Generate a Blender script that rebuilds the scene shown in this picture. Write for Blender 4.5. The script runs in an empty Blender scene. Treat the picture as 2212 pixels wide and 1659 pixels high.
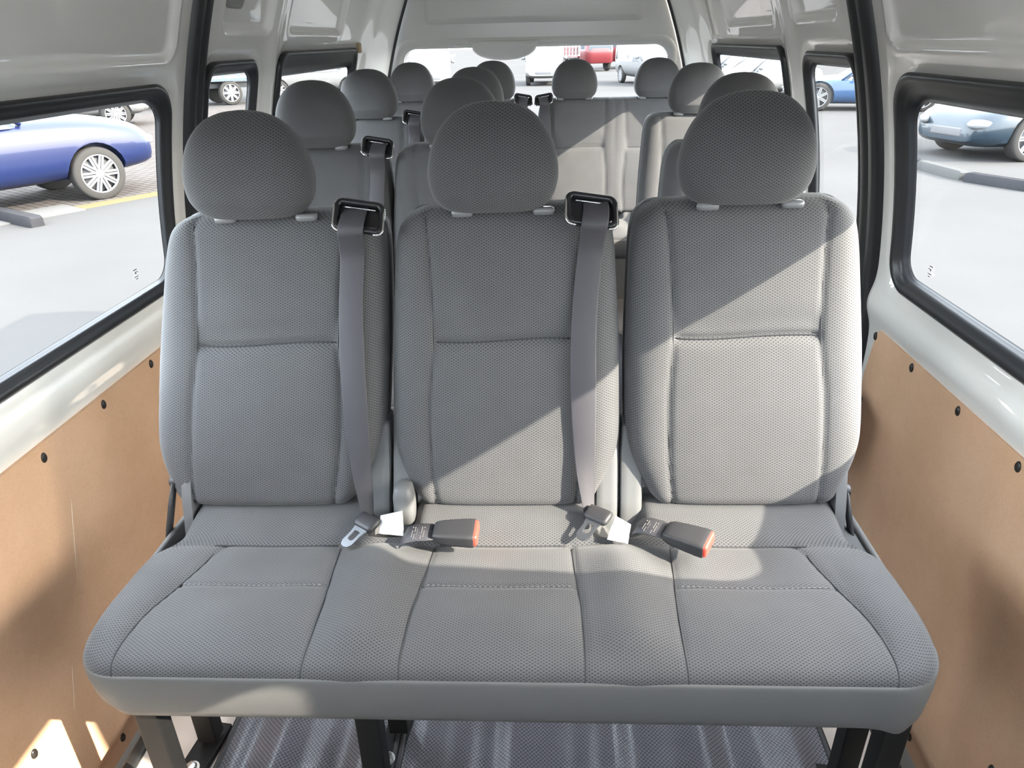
import bpy, bmesh, math, random
from mathutils import Vector, Matrix
random.seed(7)
scene = bpy.context.scene
COL = scene.collection
pi = math.pi

# ------------------------------------------------------------------ camera
def look_basis(p, yw, r):
    p, yw, r = map(math.radians, (p, yw, r))
    f = Vector((math.sin(yw)*math.cos(p), math.cos(yw)*math.cos(p), -math.sin(p)))
    rt = Vector((math.cos(yw), -math.sin(yw), 0)); up = rt.cross(f)
    return f, math.cos(r)*rt + math.sin(r)*up, -math.sin(r)*rt + math.cos(r)*up
fw, rt, up = look_basis(25.892, -3.4736, -1.2351)
cam_data = bpy.data.cameras.new('camera')
cam = bpy.data.objects.new('camera', cam_data); COL.objects.link(cam)
M = Matrix((rt, up, -fw)).transposed().to_4x4(); M.translation = Vector((.094, -1.377, 1.377))
cam.matrix_world = M
cam_data.sensor_fit = 'HORIZONTAL'; cam_data.sensor_width = 36
cam_data.lens = 1533.3/2212*36
cam_data.clip_start = .02; cam_data.clip_end = 500
scene.camera = cam

# ------------------------------------------------------------------ light
world = bpy.data.worlds.new('world'); scene.world = world; world.use_nodes = True
wn = world.node_tree.nodes; wl = world.node_tree.links
bg = wn['Background']
sky = wn.new('ShaderNodeTexSky'); sky.sky_type = 'NISHITA'; sky.sun_disc = False
sky.sun_elevation = math.radians(35); sky.sun_rotation = math.radians(95)
sky.dust_density = 4.0; sky.air_density = 1.2; sky.altitude = 10
hz = wn.new('ShaderNodeMix'); hz.data_type = 'RGBA'; hz.inputs['Factor'].default_value = .85      # white haze over the clear sky
hz.inputs['B'].default_value = (.88, .94, 1.0, 1)
sc_ = wn.new('ShaderNodeVectorMath'); sc_.operation = 'SCALE'; sc_.inputs['Scale'].default_value = .3
wl.new(sky.outputs[0], sc_.inputs[0]); wl.new(sc_.outputs[0], hz.inputs['A'])
wl.new(hz.outputs['Result'], bg.inputs[0]); bg.inputs[1].default_value = 12.5
sun_d = bpy.data.lights.new('sun', 'SUN'); sun_d.energy = 15.0; sun_d.angle = math.radians(.53)
sun_d.color = (1, .90, .76)
sun = bpy.data.objects.new('sun', sun_d); COL.objects.link(sun)
sun.rotation_euler = Vector((-1, .45, -.625)).to_track_quat('-Z', 'Y').to_euler()
sun.location = (30, -3, 22)
scene.view_settings.view_transform = 'Standard'
scene.view_settings.look = 'None'
scene.view_settings.exposure = 0.5
scene.view_settings.gamma = 1
scene.view_settings.use_curve_mapping = False
scene.cycles.max_bounces = 14
scene.cycles.diffuse_bounces = 7
scene.cycles.glossy_bounces = 5
scene.cycles.transparent_max_bounces = 16
scene.cycles.sample_clamp_indirect = 12

# ------------------------------------------------------------------ helpers
def tag(o, label=None, cat=None, group=None, kind=None):
    if label: o['label'] = label
    if cat: o['category'] = cat
    if group: o['group'] = group
    if kind: o['kind'] = kind
    return o
def empty(name, loc=(0, 0, 0), rz=0, label=None, cat=None, group=None):
    o = bpy.data.objects.new(name, None); COL.objects.link(o)
    o.location = loc; o.rotation_euler = (0, 0, rz); o.empty_display_size = .05
    return tag(o, label, cat, group)
class MB:
    """collects verts / faces / uvs, builds one mesh object"""
    def __init__(s): s.v = []; s.f = []; s.uv = {}; s.mi = []
    def add(s, verts, faces, uvs=None, mi=0):
        b = len(s.v); s.v += [tuple(p) for p in verts]
        for f in faces: s.f.append(tuple(b+i for i in f)); s.mi.append(mi)
        if uvs:
            for i, u in enumerate(uvs): s.uv[b+i] = u
        return s
    def box(s, c, d, R=None, bev=0, mi=0):
        bm = bmesh.new(); bmesh.ops.create_cube(bm, size=1)
        for v in bm.verts: v.co = Vector((v.co.x*d[0], v.co.y*d[1], v.co.z*d[2]))
        if bev: bmesh.ops.bevel(bm, geom=bm.edges[:], offset=bev, segments=3, affect='EDGES', profile=.6)
        M = (R if R else Matrix.Identity(3))
        vs = [M @ v.co + Vector(c) for v in bm.verts]
        bm.verts.index_update()
        fs = [[v.index for v in f.verts] for f in bm.faces]
        bm.free(); return s.add(vs, fs, mi=mi)
    def tube(s, pts, r, n=8, closed=False, cap=True, mi=0, flat=1.0, upv=None):
        pts = [Vector(p) for p in pts]; N = len(pts); vs = []
        rr = r if isinstance(r, (list, tuple)) else [r]*N
        prev = None
        for i, p in enumerate(pts):
            a = pts[(i-1) % N] if (closed or i > 0) else p
            b = pts[(i+1) % N] if (closed or i < N-1) else p
            t = (b-a).normalized()
            u = (upv - t*upv.dot(t)) if upv is not None else (prev - t*prev.dot(t) if prev is not None else t.orthogonal())
            if u.length < 1e-6: u = t.orthogonal()
            u.normalize(); prev = u; w = t.cross(u)
            for k in range(n):
                an = 2*pi*k/n
                vs.append(p + rr[i]*(math.cos(an)*u*flat + math.sin(an)*w))
        fs = []
        for i in range(N if closed else N-1):
            j = (i+1) % N
            for k in range(n):
                fs.append((i*n+k, i*n+(k+1) % n, j*n+(k+1) % n, j*n+k))
        if cap and not closed:
            fs.append(tuple(range(n-1, -1, -1))); fs.append(tuple((N-1)*n+k for k in range(n)))
        return s.add(vs, fs, mi=mi)
    def loft(s, rings, uvs=None, closed=True, cap=(True, True), mi=0):
        K = len(rings[0]); vs = [p for r in rings for p in r]; assert len(vs) == K*len(rings)
        fs = []
        for i in range(len(rings)-1):
            for k in range(K if closed else K-1):
                k2 = (k+1) % K
                fs.append((i*K+k, i*K+k2, (i+1)*K+k2, (i+1)*K+k))
        uu = [u for r in uvs for u in r] if uvs else None
        if cap[0]: fs.append(tuple(range(K-1, -1, -1)))
        if cap[1]: fs.append(tuple((len(rings)-1)*K+k for k in range(K)))
        return s.add(vs, fs, uu, mi)
    def cyl(s, p, axis, r, h, n=24, mi=0, bev=0):
        ax = Vector(axis).normalized(); u = ax.orthogonal().normalized(); w = ax.cross(u); p = Vector(p)
        st = [(0, r)] if not bev else [(0, r-bev), (bev*.3, r-bev*.3), (bev, r)]
        en = [(h, r)] if not bev else [(h-bev, r), (h-bev*.3, r-bev*.3), (h, r-bev)]
        rings = [[p + ax*a + rr*(math.cos(2*pi*k/n)*u + math.sin(2*pi*k/n)*w) for k in range(n)] for a, rr in st+en]
        return s.loft(rings, mi=mi)
    def build(s, name, mats, parent=None, smooth=True, loc=None, recalc=True, sharp=None):
        me = bpy.data.meshes.new(name); me.from_pydata(s.v, [], s.f)
        if s.uv:
            ul = me.uv_layers.new(name='UVMap')
            for l in me.loops: ul.data[l.index].uv = s.uv.get(l.vertex_index, (0, 0))
        if not isinstance(mats, (list, tuple)): mats = [mats]
        for m in mats: me.materials.append(m)
        if len(mats) > 1:
            for p, i in zip(me.polygons, s.mi): p.material_index = i
        if recalc:
            bm = bmesh.new(); bm.from_mesh(me); bmesh.ops.recalc_face_normals(bm, faces=bm.faces); bm.to_mesh(me); bm.free()
        if smooth:
            for p in me.polygons: p.use_smooth = True
            if sharp: me.set_sharp_from_angle(angle=math.radians(sharp))
        me.update()
        o = bpy.data.objects.new(name, me); COL.objects.link(o)
        if parent: o.parent = parent
        if loc: o.location = loc
        return o
def lerp(a, b, t): return a + (b-a)*t
def interp(x, T):
    if x <= T[0][0]: return T[0][1]
    for (a, b), (c, d) in zip(T, T[1:]):
        if x <= c: return b + (d-b)*(x-a)/(c-a)
    return T[-1][1]
def smooth_interp(x, T):
    """Catmull-Rom through table"""
    n = len(T)
    if x <= T[0][0]: return T[0][1]
    if x >= T[-1][0]: return T[-1][1]
    for i in range(n-1):
        if x <= T[i+1][0]: break
    x0, y0 = T[i]; x1, y1 = T[i+1]; h = x1-x0
    m0 = (y1-T[i-1][1])/(x1-T[i-1][0]) if i > 0 else (y1-y0)/h
    m1 = (T[i+2][1]-y0)/(T[i+2][0]-x0) if i < n-2 else (y1-y0)/h
    t = (x-x0)/h
    return (2*t**3-3*t*t+1)*y0 + (t**3-2*t*t+t)*h*m0 + (-2*t**3+3*t*t)*y1 + (t**3-t*t)*h*m1
def sstep(a, b, x):
    t = min(1, max(0, (x-a)/(b-a))); return t*t*(3-2*t)
def gauss(x, w): return math.exp(-(x/w)**2)
def rrect(y0, y1, z0, z1, r, n=10):
    """closed rounded rectangle, list of (y,z); r one radius or 4 (y1z1, y0z1, y0z0, y1z0)"""
    rs = r if isinstance(r, (list, tuple)) else [r]*4
    out = []
    for (cy, cz, a0), q in zip(((y1, z1, 0), (y0, z1, 90), (y0, z0, 180), (y1, z0, 270)), rs):
        sy = -1 if cy == y1 else 1; sz = -1 if cz == z1 else 1
        for k in range(n+1):
            a = math.radians(a0 + 90*k/n)
            out.append((cy + sy*q + q*math.cos(a), cz + sz*q + q*math.sin(a)))
    return out
def densify(loop, step):
    out = []
    for i, p in enumerate(loop):
        q = loop[(i+1) % len(loop)]; d = math.dist(p, q); m = max(1, int(d/step))
        for k in range(m): out.append(tuple(lerp(a, b, k/m) for a, b in zip(p, q)))
    return out
def sd_rrect(y, z, y0, y1, z0, z1, r):
    cy, cz = (y0+y1)/2, (z0+z1)/2
    qy = abs(y-cy) - (y1-y0)/2 + r; qz = abs(z-cz) - (z1-z0)/2 + r
    return math.hypot(max(qy, 0), max(qz, 0)) + min(max(qy, qz), 0) - r

# ------------------------------------------------------------------ materials
def mat(name, col=(.5, .5, .5), rough=.6, metal=0, spec=.5, coat=0, coat_r=.05, coat_ior=1.5, noise=0, nscale=20, bump=0, bscale=200, emit=None):
    m = bpy.data.materials.new(name); m.use_nodes = True
    nt = m.node_tree; b = nt.nodes['Principled BSDF']
    b.inputs['Base Color'].default_value = (*col, 1); b.inputs['Roughness'].default_value = rough
    b.inputs['Metallic'].default_value = metal; b.inputs['Specular IOR Level'].default_value = spec
    b.inputs['Coat Weight'].default_value = coat; b.inputs['Coat Roughness'].default_value = coat_r
    if coat: b.inputs['Coat IOR'].default_value = coat_ior
    if noise:
        tc = nt.nodes.new('ShaderNodeTexCoord'); nz = nt.nodes.new('ShaderNodeTexNoise'); nz.inputs['Scale'].default_value = nscale; nz.inputs['Detail'].default_value = 5
        mx = nt.nodes.new('ShaderNodeMix'); mx.data_type = 'RGBA'
        mx.inputs['A'].default_value = (*[c*(1-noise) for c in col], 1); mx.inputs['B'].default_value = (*[min(1, c*(1+noise)) for c in col], 1)
        nt.links.new(tc.outputs['Object'], nz.inputs['Vector']); nt.links.new(nz.outputs['Fac'], mx.inputs['Factor']); nt.links.new(mx.outputs['Result'], b.inputs['Base Color'])
    if bump:
        tc = nt.nodes.new('ShaderNodeTexCoord'); nz = nt.nodes.new('ShaderNodeTexNoise'); nz.inputs['Scale'].default_value = bscale; nz.inputs['Detail'].default_value = 3
        bp = nt.nodes.new('ShaderNodeBump'); bp.inputs['Strength'].default_value = bump; bp.inputs['Distance'].default_value = .002
        nt.links.new(tc.outputs['Object'], nz.inputs['Vector']); nt.links.new(nz.outputs['Fac'], bp.inputs['Height']); nt.links.new(bp.outputs[0], b.inputs['Normal'])
    return m
def weave(name, light, dark, P, Q, lo, hi, rough=.8, bump=.5, sheen=.15, coord='UV', spec=.3):
    """staggered dark dashes: period P across, rows Q apart"""
    m = bpy.data.materials.new(name); m.use_nodes = True; nt = m.node_tree; N = nt.nodes; L = nt.links
    b = N['Principled BSDF']; b.inputs['Roughness'].default_value = rough; b.inputs['Specular IOR Level'].default_value = spec
    b.inputs['Sheen Weight'].default_value = sheen; b.inputs['Sheen Roughness'].default_value = .5
    tc = N.new('ShaderNodeTexCoord'); sp = N.new('ShaderNodeSeparateXYZ'); L.new(tc.outputs[coord], sp.inputs[0])
    def cosn(sock, k):
        a = N.new('ShaderNodeMath'); a.operation = 'MULTIPLY'; a.inputs[1].default_value = k; L.new(sock, a.inputs[0])
        c = N.new('ShaderNodeMath'); c.operation = 'COSINE'; L.new(a.outputs[0], c.inputs[0]); return c.outputs[0]
    ca = cosn(sp.outputs[0], 2*pi/P); cb = cosn(sp.outputs[1], 2*pi/(2*Q))
    mu = N.new('ShaderNodeMath'); mu.operation = 'MULTIPLY'; L.new(ca, mu.inputs[0]); L.new(cb, mu.inputs[1])
    mr = N.new('ShaderNodeMapRange'); mr.interpolation_type = 'SMOOTHSTEP'; L.new(mu.outputs[0], mr.inputs[0])
    mr.inputs[1].default_value = lo; mr.inputs[2].default_value = hi
    nz = N.new('ShaderNodeTexNoise'); nz.inputs['Scale'].default_value = 9; nz.inputs['Detail'].default_value = 6; L.new(tc.outputs['Object'], nz.inputs['Vector'])
    hv = N.new('ShaderNodeMapRange'); L.new(nz.outputs['Fac'], hv.inputs[0]); hv.inputs[1].default_value = .3; hv.inputs[2].default_value = .7; hv.inputs[3].default_value = .93; hv.inputs[4].default_value = 1.07
    mx = N.new('ShaderNodeMix'); mx.data_type = 'RGBA'; L.new(mr.outputs[0], mx.inputs['Factor'])
    mx.inputs['A'].default_value = (*light, 1); mx.inputs['B'].default_value = (*dark, 1)
    vm = N.new('ShaderNodeVectorMath'); vm.operation = 'SCALE'; L.new(mx.outputs['Result'], vm.inputs[0]); L.new(hv.outputs[0], vm.inputs['Scale'])
    L.new(vm.outputs[0], b.inputs['Base Color'])
    bp = N.new('ShaderNodeBump'); bp.inputs['Strength'].default_value = bump; bp.inputs['Distance'].default_value = .0012; bp.invert = True
    L.new(mr.outputs[0], bp.inputs['Height']); L.new(bp.outputs[0], b.inputs['Normal'])
    return m
M_FAB = weave('seat_weave', (.090, .0903, .093), (.033, .0335, .035), .0090, .0027, -.05, .75, bump=.25)
M_SKIRT = mat('seat_skirt_vinyl', (.120, .119, .116), .55, noise=.05, nscale=6, bump=.15, bscale=500)
M_SHELL = mat('seat_back_vinyl', (.055, .055, .058), .55, bump=.2, bscale=300)
M_THREAD = mat('seam_thread', (.035, .036, .04), .8)
M_STITCH = mat('pale_stitch', (.18, .18, .18), .8)
M_BELT = mat('belt_webbing', (.048, .046, .053), .55, bump=.25, bscale=900)
M_BLACK = mat('black_plastic', (.012, .012, .014), .3)
M_BLACKM = mat('black_plastic_matt', (.03, .03, .033), .5, bump=.1, bscale=400)
M_GREYP = mat('grey_plastic', (.125, .128, .13), .5, bump=.1, bscale=500)
M_POST = mat('grey_post_sleeve', (.17, .172, .175), .25)
M_CHROME = mat('chrome', (.75, .75, .76), .12, metal=1)
M_STEEL = mat('dull_steel', (.36, .38, .41), .42, metal=1)
M_RED = mat('red_button', (.75, .07, .05), .35)
M_TAG = mat('white_tag', (.85, .85, .84), .6)
M_PRINT = mat('label_print', (.16, .155, .15), .7)
M_LEG = mat('black_paint_steel', (.012, .012, .012), .5, spec=.2)
M_BOLT = mat('zinc_bolt', (.7, .7, .68), .3, metal=1)
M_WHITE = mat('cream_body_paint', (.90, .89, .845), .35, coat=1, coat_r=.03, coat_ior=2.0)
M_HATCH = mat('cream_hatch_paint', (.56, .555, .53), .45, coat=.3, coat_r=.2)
M_RUB = mat('black_rubber', (.017, .018, .02), .38)
M_CEIL = mat('ceiling_board', (.86, .85, .82), .7)
M_CAB = mat('cab_light_damper', (.22, .22, .22), .7)  # dark tone added to the unseen cab to hold back front light
M_TRIM = mat('black_step_trim', (.02, .02, .02), .4)
M_FLOOR = mat('beige_floor_paint', (.60, .53, .47), .45, noise=.06, nscale=5)
M_SLOT = mat('grey_slot_plug', (.30, .30, .29), .6)
M_CLIP = mat('dark_clip', (.02, .017, .015), .4)
M_TAN = mat('tan_foam', (.45, .36, .22), .8)

def hardboard():
    m = mat('hardboard', (.46, .30, .19), .45, spec=.35); nt = m.node_tree; N = nt.nodes; L = nt.links; b = N['Principled BSDF']
    tc = N.new('ShaderNodeTexCoord'); n1 = N.new('ShaderNodeTexNoise'); n1.inputs['Scale'].default_value = 3.5; n1.inputs['Detail'].default_value = 8; n1.inputs['Roughness'].default_value = .65
    n2 = N.new('ShaderNodeTexNoise'); n2.inputs['Scale'].default_value = 180; n2.inputs['Detail'].default_value = 3
    L.new(tc.outputs['Object'], n1.inputs['Vector']); L.new(tc.outputs['Object'], n2.inputs['Vector'])
    ad = N.new('ShaderNodeMath'); ad.operation = 'MULTIPLY_ADD'; ad.inputs[1].default_value = .35; L.new(n2.outputs['Fac'], ad.inputs[0]); L.new(n1.outputs['Fac'], ad.inputs[2])
    cr = N.new('ShaderNodeValToRGB'); cr.color_ramp.elements[0].position = .4; cr.color_ramp.elements[0].color = (.56, .345, .205, 1)
    cr.color_ramp.elements[1].position = .95; cr.color_ramp.elements[1].color = (.74, .49, .325, 1)
    L.new(ad.outputs[0], cr.inputs[0]); L.new(cr.outputs[0], b.inputs['Base Color'])
    return m
M_HB = hardboard()
M_MAT = weave('floor_mat_vinyl', (.15, .15, .17), (.07, .07, .085), .0100, .0050, -.1, .55, rough=.26, bump=.9, sheen=0, spec=.6)

def glass():
    m = bpy.data.materials.new('window_glass'); m.use_nodes = True; nt = m.node_tree; N = nt.nodes; L = nt.links
    N.remove(N['Principled BSDF']); out = N['Material Output']
    t = N.new('ShaderNodeBsdfTransparent'); t.inputs[0].default_value = (.93, .95, .95, 1)
    g = N.new('ShaderNodeBsdfGlossy'); g.inputs['Roughness'].default_value = .02
    lw = N.new('ShaderNodeLayerWeight'); lw.inputs[0].default_value = .5
    pw = N.new('ShaderNodeMath'); pw.operation = 'POWER'; pw.inputs[1].default_value = 5; L.new(lw.outputs['Facing'], pw.inputs[0])
    fr = N.new('ShaderNodeMath'); fr.operation = 'MULTIPLY_ADD'; fr.inputs[1].default_value = .85; fr.inputs[2].default_value = .035; L.new(pw.outputs[0], fr.inputs[0])
    mx = N.new('ShaderNodeMixShader'); L.new(fr.outputs[0], mx.inputs[0]); L.new(t.outputs[0], mx.inputs[1]); L.new(g.outputs[0], mx.inputs[2]); L.new(mx.outputs[0], out.inputs[0])
    return m
M_GLASS = glass()
M_ETCH = mat('etched_mark', (.16, .165, .17), .8)

# ------------------------------------------------------------------ van body shell
FL = -.12                       # floor level
def prof(z):
    if z < .5: return 1.0
    t = z-.5; return 1 - .15*t*t - .03*t**3
def rear_inset(y): return .09*sstep(2.55, 2.92, y)
def wallx(y, z): return prof(z) - rear_inset(y)
DOOR_Y = {-1: .655, 1: .565}    # rear edge of each sliding door
SEAL_Y = {-1: .735, 1: .675}
HOLES = {   # (rear/front edges y0 y1, z0 z1, corner radius, rake of the unseen front edge, added to shape the cushion shadow)
 1: [(-.62, .475, .775, 1.292, .075, -.63), (.69, 1.135, .77, 1.325, .065, 0), (1.35, 2.55, .77, 1.338, .05, 0), (-1.90, -1.095, .80, 1.312, .08, 0)],
 -1: [(-.62, .565, .755, 1.292, .075, -.63), (.765, 1.16, .77, 1.333, .065, 0), (1.37, 2.48, .77, 1.352, .06, 0), (-1.90, -1.095, .80, 1.292, .08, 0)],
}
def rake(y, z, h):
    return y + h[5]*(z-h[2])*(h[1]-y)/(h[1]-h[0])
def sd_hole(y, z, h, g=0.0):
    c = h[5]*(z-h[2])/(h[1]-h[0]); yr = (y - c*h[1])/(1-c)
    return sd_rrect(yr, z, h[0]-g, h[1]+g, h[2]-g, h[3]+g, h[4]+g)
def relief(side, y, z):
    """pressed shapes of the inner sheet metal: + is inward"""
    d = 0
    dy = DOOR_Y[side]
    if y < dy:
        e = sd_rrect(y, z, -.40, dy-.085, 1.345, 2.0, .05)            # upper door panel, pressed outward
        d -= .012*(1-sstep(-.014, .004, e)); d += .005*gauss(e-.006, .006)
        d += .02*gauss(z-.70, .055)
    else:
        o = 0 if side == 1 else .06
        for (a, b) in ((.79+o, 1.17+o), (1.40+o*.3, 2.12+o*.3)):
            e = sd_rrect(y, z, a, b, 1.412, 2.0, .03)
            d -= .018*(1-sstep(-.022, .004, e)); d += .004*gauss(e-.006, .006)
        d += .012*gauss(y-1.25-o*.5, .05)*sstep(.8, .9, z)                # post between the rear windows
        d += .015*gauss(y-2.62, .07)
        d -= .02*sstep(.74, .66, z)*0
    for h in HOLES[side]:
        e = sd_hole(y, z, h, .02)
        d -= .010*(1-sstep(-.006, .012, e))
    return d
ZS = [-.42, -.2, 0, .2, .4, .5, .56, .6] + [.62+.01*i for i in range(104)]
def wall_mesh(side, y0, y1, name):
    n = max(2, int(round((y1-y0)/.0115))); ys = [lerp(y0, y1, i/n) for i in range(n+1)]
    mb = MB(); vs = []
    for y in ys:
        for z in ZS: vs.append((side*(wallx(y, z) - relief(side, y, z)), y, z))
    K = len(ZS); fs = []
    for i in range(n):
        for k in range(K-1):
            yc, zc = (ys[i]+ys[i+1])/2, (ZS[k]+ZS[k+1])/2
            if any(sd_hole(yc, zc, h) < -.013 for h in HOLES[side]): continue
            fs.append((i*K+k, i*K+k+1, (i+1)*K+k+1, (i+1)*K+k))
    mb.add(vs, fs); return mb
def finish_wall(o):
    # make the outside: a solid sheet 7 mm thick, outward
    md = o.modifiers.new('thick', 'SOLIDIFY'); md.thickness = .007; md.offset = 1 
    return o
for side, nm in ((-1, 'left'), (1, 'right')):
    s_ = side
    def flip(mb):
        # orient normals to the cabin so the thickness grows outward
        f0 = mb.f[0]; a, b, c = (Vector(mb.v[i]) for i in f0[:3]); nrm = (b-a).cross(c-a)
        if nrm.x*side > 0: pass
        else: mb.f = [tuple(reversed(f)) for f in mb.f]
        return mb
    d = flip(wall_mesh(side, -1.02, DOOR_Y[side], 'door')).build('door_1' if side < 0 else 'door_2', M_WHITE, recalc=False)
    tag(finish_wall(d), 'cream painted sliding door on the %s side of the van with one large window' % nm, kind='structure')
    w = flip(wall_mesh(side, DOOR_Y[side], 2.93, 'wall')).build('wall_'+nm, M_WHITE, recalc=False)
    tag(finish_wall(w), 'cream painted rear body side on the %s with two windows' % nm, kind='structure')
    f = flip(wall_mesh(side, -2.75, -1.02, 'wall')).build('wall_front_'+nm, M_CAB, recalc=False)  # unseen cab side, darkened so less light reaches the seat fronts
    tag(finish_wall(f), 'unseen front cabin side on the %s, darkened to cut light from the front' % nm, kind='structure')

# windows: black rubber ring with the glass set outward
def window(side, hole, num, label, lip=.05, depth=.045, top=0.0, mark=None):
    y0, y1, z0, z1, r, rk = hole
    def loop(g, off, gt=0):
        L = densify(rrect(y0+g, y1-g, z0+g, z1-g-gt, max(.012, r-g*.6)), .02)
        return L, off
    def xyz(L, off): return [(side*(wallx(y, z)-.010*0 + off), y, z) for y, z in L]
    base = rrect(y0, y1, z0, z1, r)
    prof_ = [(-.002, .012), (-.003, -.004), (.006, -.011), (.018, -.008), (.022, .000), (.028, .001), (.036, .010), (lip, depth), (lip+.004, depth+.004)]
    N = 44
    rings = []
    for g, off in prof_:
        gt = top*max(0, (g-.02)/(lip-.02)) if g > .02 else 0
        L = rrect(y0+g, y1-g, z0+g, z1-g-gt, max(.012, r-g*.5), n=10)
        # even out long edges
        LL = []
        for i, p in enumerate(L):
            q = L[(i+1) % len(L)]
            m = 6 if (i % 11) == 10 else 1
            for k in range(m): LL.append((lerp(p[0], q[0], k/m), lerp(p[1], q[1], k/m)))
        rings.append([(side*(wallx(y, z)+off), rake(y, z, hole), z) for y, z in LL])
    mb = MB(); mb.loft(rings, cap=(False, False))
    o = mb.build('window_%d' % num, M_RUB); tag(o, label, kind='structure')
    ys = [lerp(y0, y1, i/6) for i in range(7)]; zs = [lerp(z0, z1, i/10) for i in range(11)]
    g = MB(); g.add([(side*(wallx(y, z)+depth), y, z) for y in ys for z in zs], [(i*11+k, i*11+k+1, (i+1)*11+k+1, (i+1)*11+k) for i in range(6) for k in range(10)])
    # trim the pane to the ring by keeping it just inside
    for i, v in enumerate(g.v):
        y = min(max(v[1], y0+lip*.6), y1-lip*.6); z = min(max(v[2], z0+lip*.6), z1-lip*.6)
        g.v[i] = (side*(wallx(y, z)+depth), rake(y, z, hole), z)
    gl = g.build('glass_pane', M_GLASS, o)
    if mark:
        e = MB(); my, mz = mark
        for dy, dz, wy, wz in ((0, .012, .016, .003), (0, .004, .006, .006), (.008, .005, .005, .003), (0, -.006, .018, .0025), (.001, -.012, .010, .0025)):
            e.box((side*(wallx(my, mz)+depth-.003), my+dy, mz+dz), (.001, wy, wz))
        e.build('etched_mark', M_ETCH, gl, smooth=False)
    return o
window(-1, HOLES[-1][0], 1, 'large window of the left sliding door in a thick black rubber seal', lip=.035, depth=.010, mark=(.36, .845))
window(1, HOLES[1][0], 2, 'large window of the right sliding door in a thick black rubber seal', lip=.038, depth=.020, top=.014, mark=(.31, .86))
window(-1, HOLES[-1][1], 3, 'narrow window just behind the left sliding door', lip=.030, depth=.012)
window(1, HOLES[1][1], 4, 'narrow window just behind the right sliding door', lip=.030, depth=.014)
window(-1, HOLES[-1][2], 5, 'long rear side window on the left', lip=.034, depth=.018, top=.035)
window(1, HOLES[1][2], 6, 'long rear side window on the right', lip=.034, depth=.018, top=.008)
window(-1, HOLES[-1][3], 8, 'front cabin window on the left', lip=.045, depth=.03)
window(1, HOLES[1][3], 9, 'front cabin window on the right', lip=.045, depth=.03)

# black ridged seal along the rear edge of each sliding door
for side, n in ((-1, 1), (1, 2)):
    ya, yb = DOOR_Y[side]-.012, SEAL_Y[side]
    zz = [.0+.02*i for i in range(84)]
    cs = [(0, .004), (.04, -.016), (.12, -.024), (.3, -.026), (.36, -.013), (.42, -.013), (.5, -.026), (.7, -.028), (.86, -.018), (.92, -.008), (1, .004)]
    mb = MB(); mb.loft([[(side*(wallx(0, z)+o_), lerp(ya, yb, t), z) for t, o_ in cs] for z in zz], closed=False, cap=(False, False))
    tag(mb.build('trim_%d' % n, M_RUB), 'black ridged rubber seal down the rear edge of the %s sliding door' % ('left' if side < 0 else 'right'), kind='structure')
# grey oval plugs in the pressed roof-side panels
for side, n, a, b in ((-1, 3, .885, .995), (1, 4, .865, .955)):
    L = rrect(a, b, 1.475, 1.60, .025)
    mb = MB(); rings = []
    for g, off in ((0, .012), (.0, .001), (.006, -.001), (.012, .006)):
        rings.append([(side*(wallx(y, z)+.006+off), y, z) for y, z in rrect(a+g, b-g, 1.475+g, 1.6-g, .022)])
    mb.loft(rings, cap=(False, True)); tag(mb.build('trim_%d' % n, M_SLOT), 'grey plug in a slot high on the %s rear body side' % ('left' if side < 0 else 'right'), kind='structure')

# ceiling
def roofz(x): return 1.64 + .13*(1-(abs(x)/.80)**2.2)
for nm, ya_, yb_, mt in (('ceiling', -.75, 2.95, M_CEIL), ('ceiling_front', -2.75, -.75, M_CAB)):  # unseen front part made dark to keep light off the headrests
    mb = MB(); nx, ny = 32, 20
    mb.add([(lerp(-.79, .79, i/nx), lerp(ya_, yb_, j/ny), roofz(lerp(-.79, .79, i/nx))) for i in range(nx+1) for j in range(ny+1)],
           [(i*(ny+1)+j, i*(ny+1)+j+1, (i+1)*(ny+1)+j+1, (i+1)*(ny+1)+j) for i in range(nx) for j in range(ny)])
    c = mb.build(nm, mt); md = c.modifiers.new('thick', 'SOLIDIFY'); md.thickness = .03; md.offset = 1; tag(c, kind='structure')
# floor plate, step wells, bulkhead
mb = MB(); mb.box((0, .1, FL-.05), (1.74, 5.7, .10)); tag(mb.build('floor', M_FLOOR, smooth=False), kind='structure')
mb = MB(); mb.box((-.94, .1, -.40), (.16, 5.7, .03)); mb.box((.94, .1, -.40), (.16, 5.7, .03)); tag(mb.build('floor_step', M_BLACKM, smooth=False), 'black step wells below the sliding doors', kind='structure')
for s_, n in ((-1, 5), (1, 6)):
    mb = MB(); mb.box((s_*.872, .1, FL-.012), (.03, 5.6, .045), bev=.006); tag(mb.build('trim_%d' % n, M_TRIM), 'black edge strip along the %s side of the floor' % ('left' if s_ < 0 else 'right'), kind='structure')
mb = MB(); mb.box((0, -2.30, .45), (1.98, .06, 1.75)); tag(mb.build('wall_front', M_SHELL, smooth=False), 'unseen dark bulkhead raised to block light from the windscreen', kind='structure')  # out of view; made tall and dark to shut out windscreen light

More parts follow.
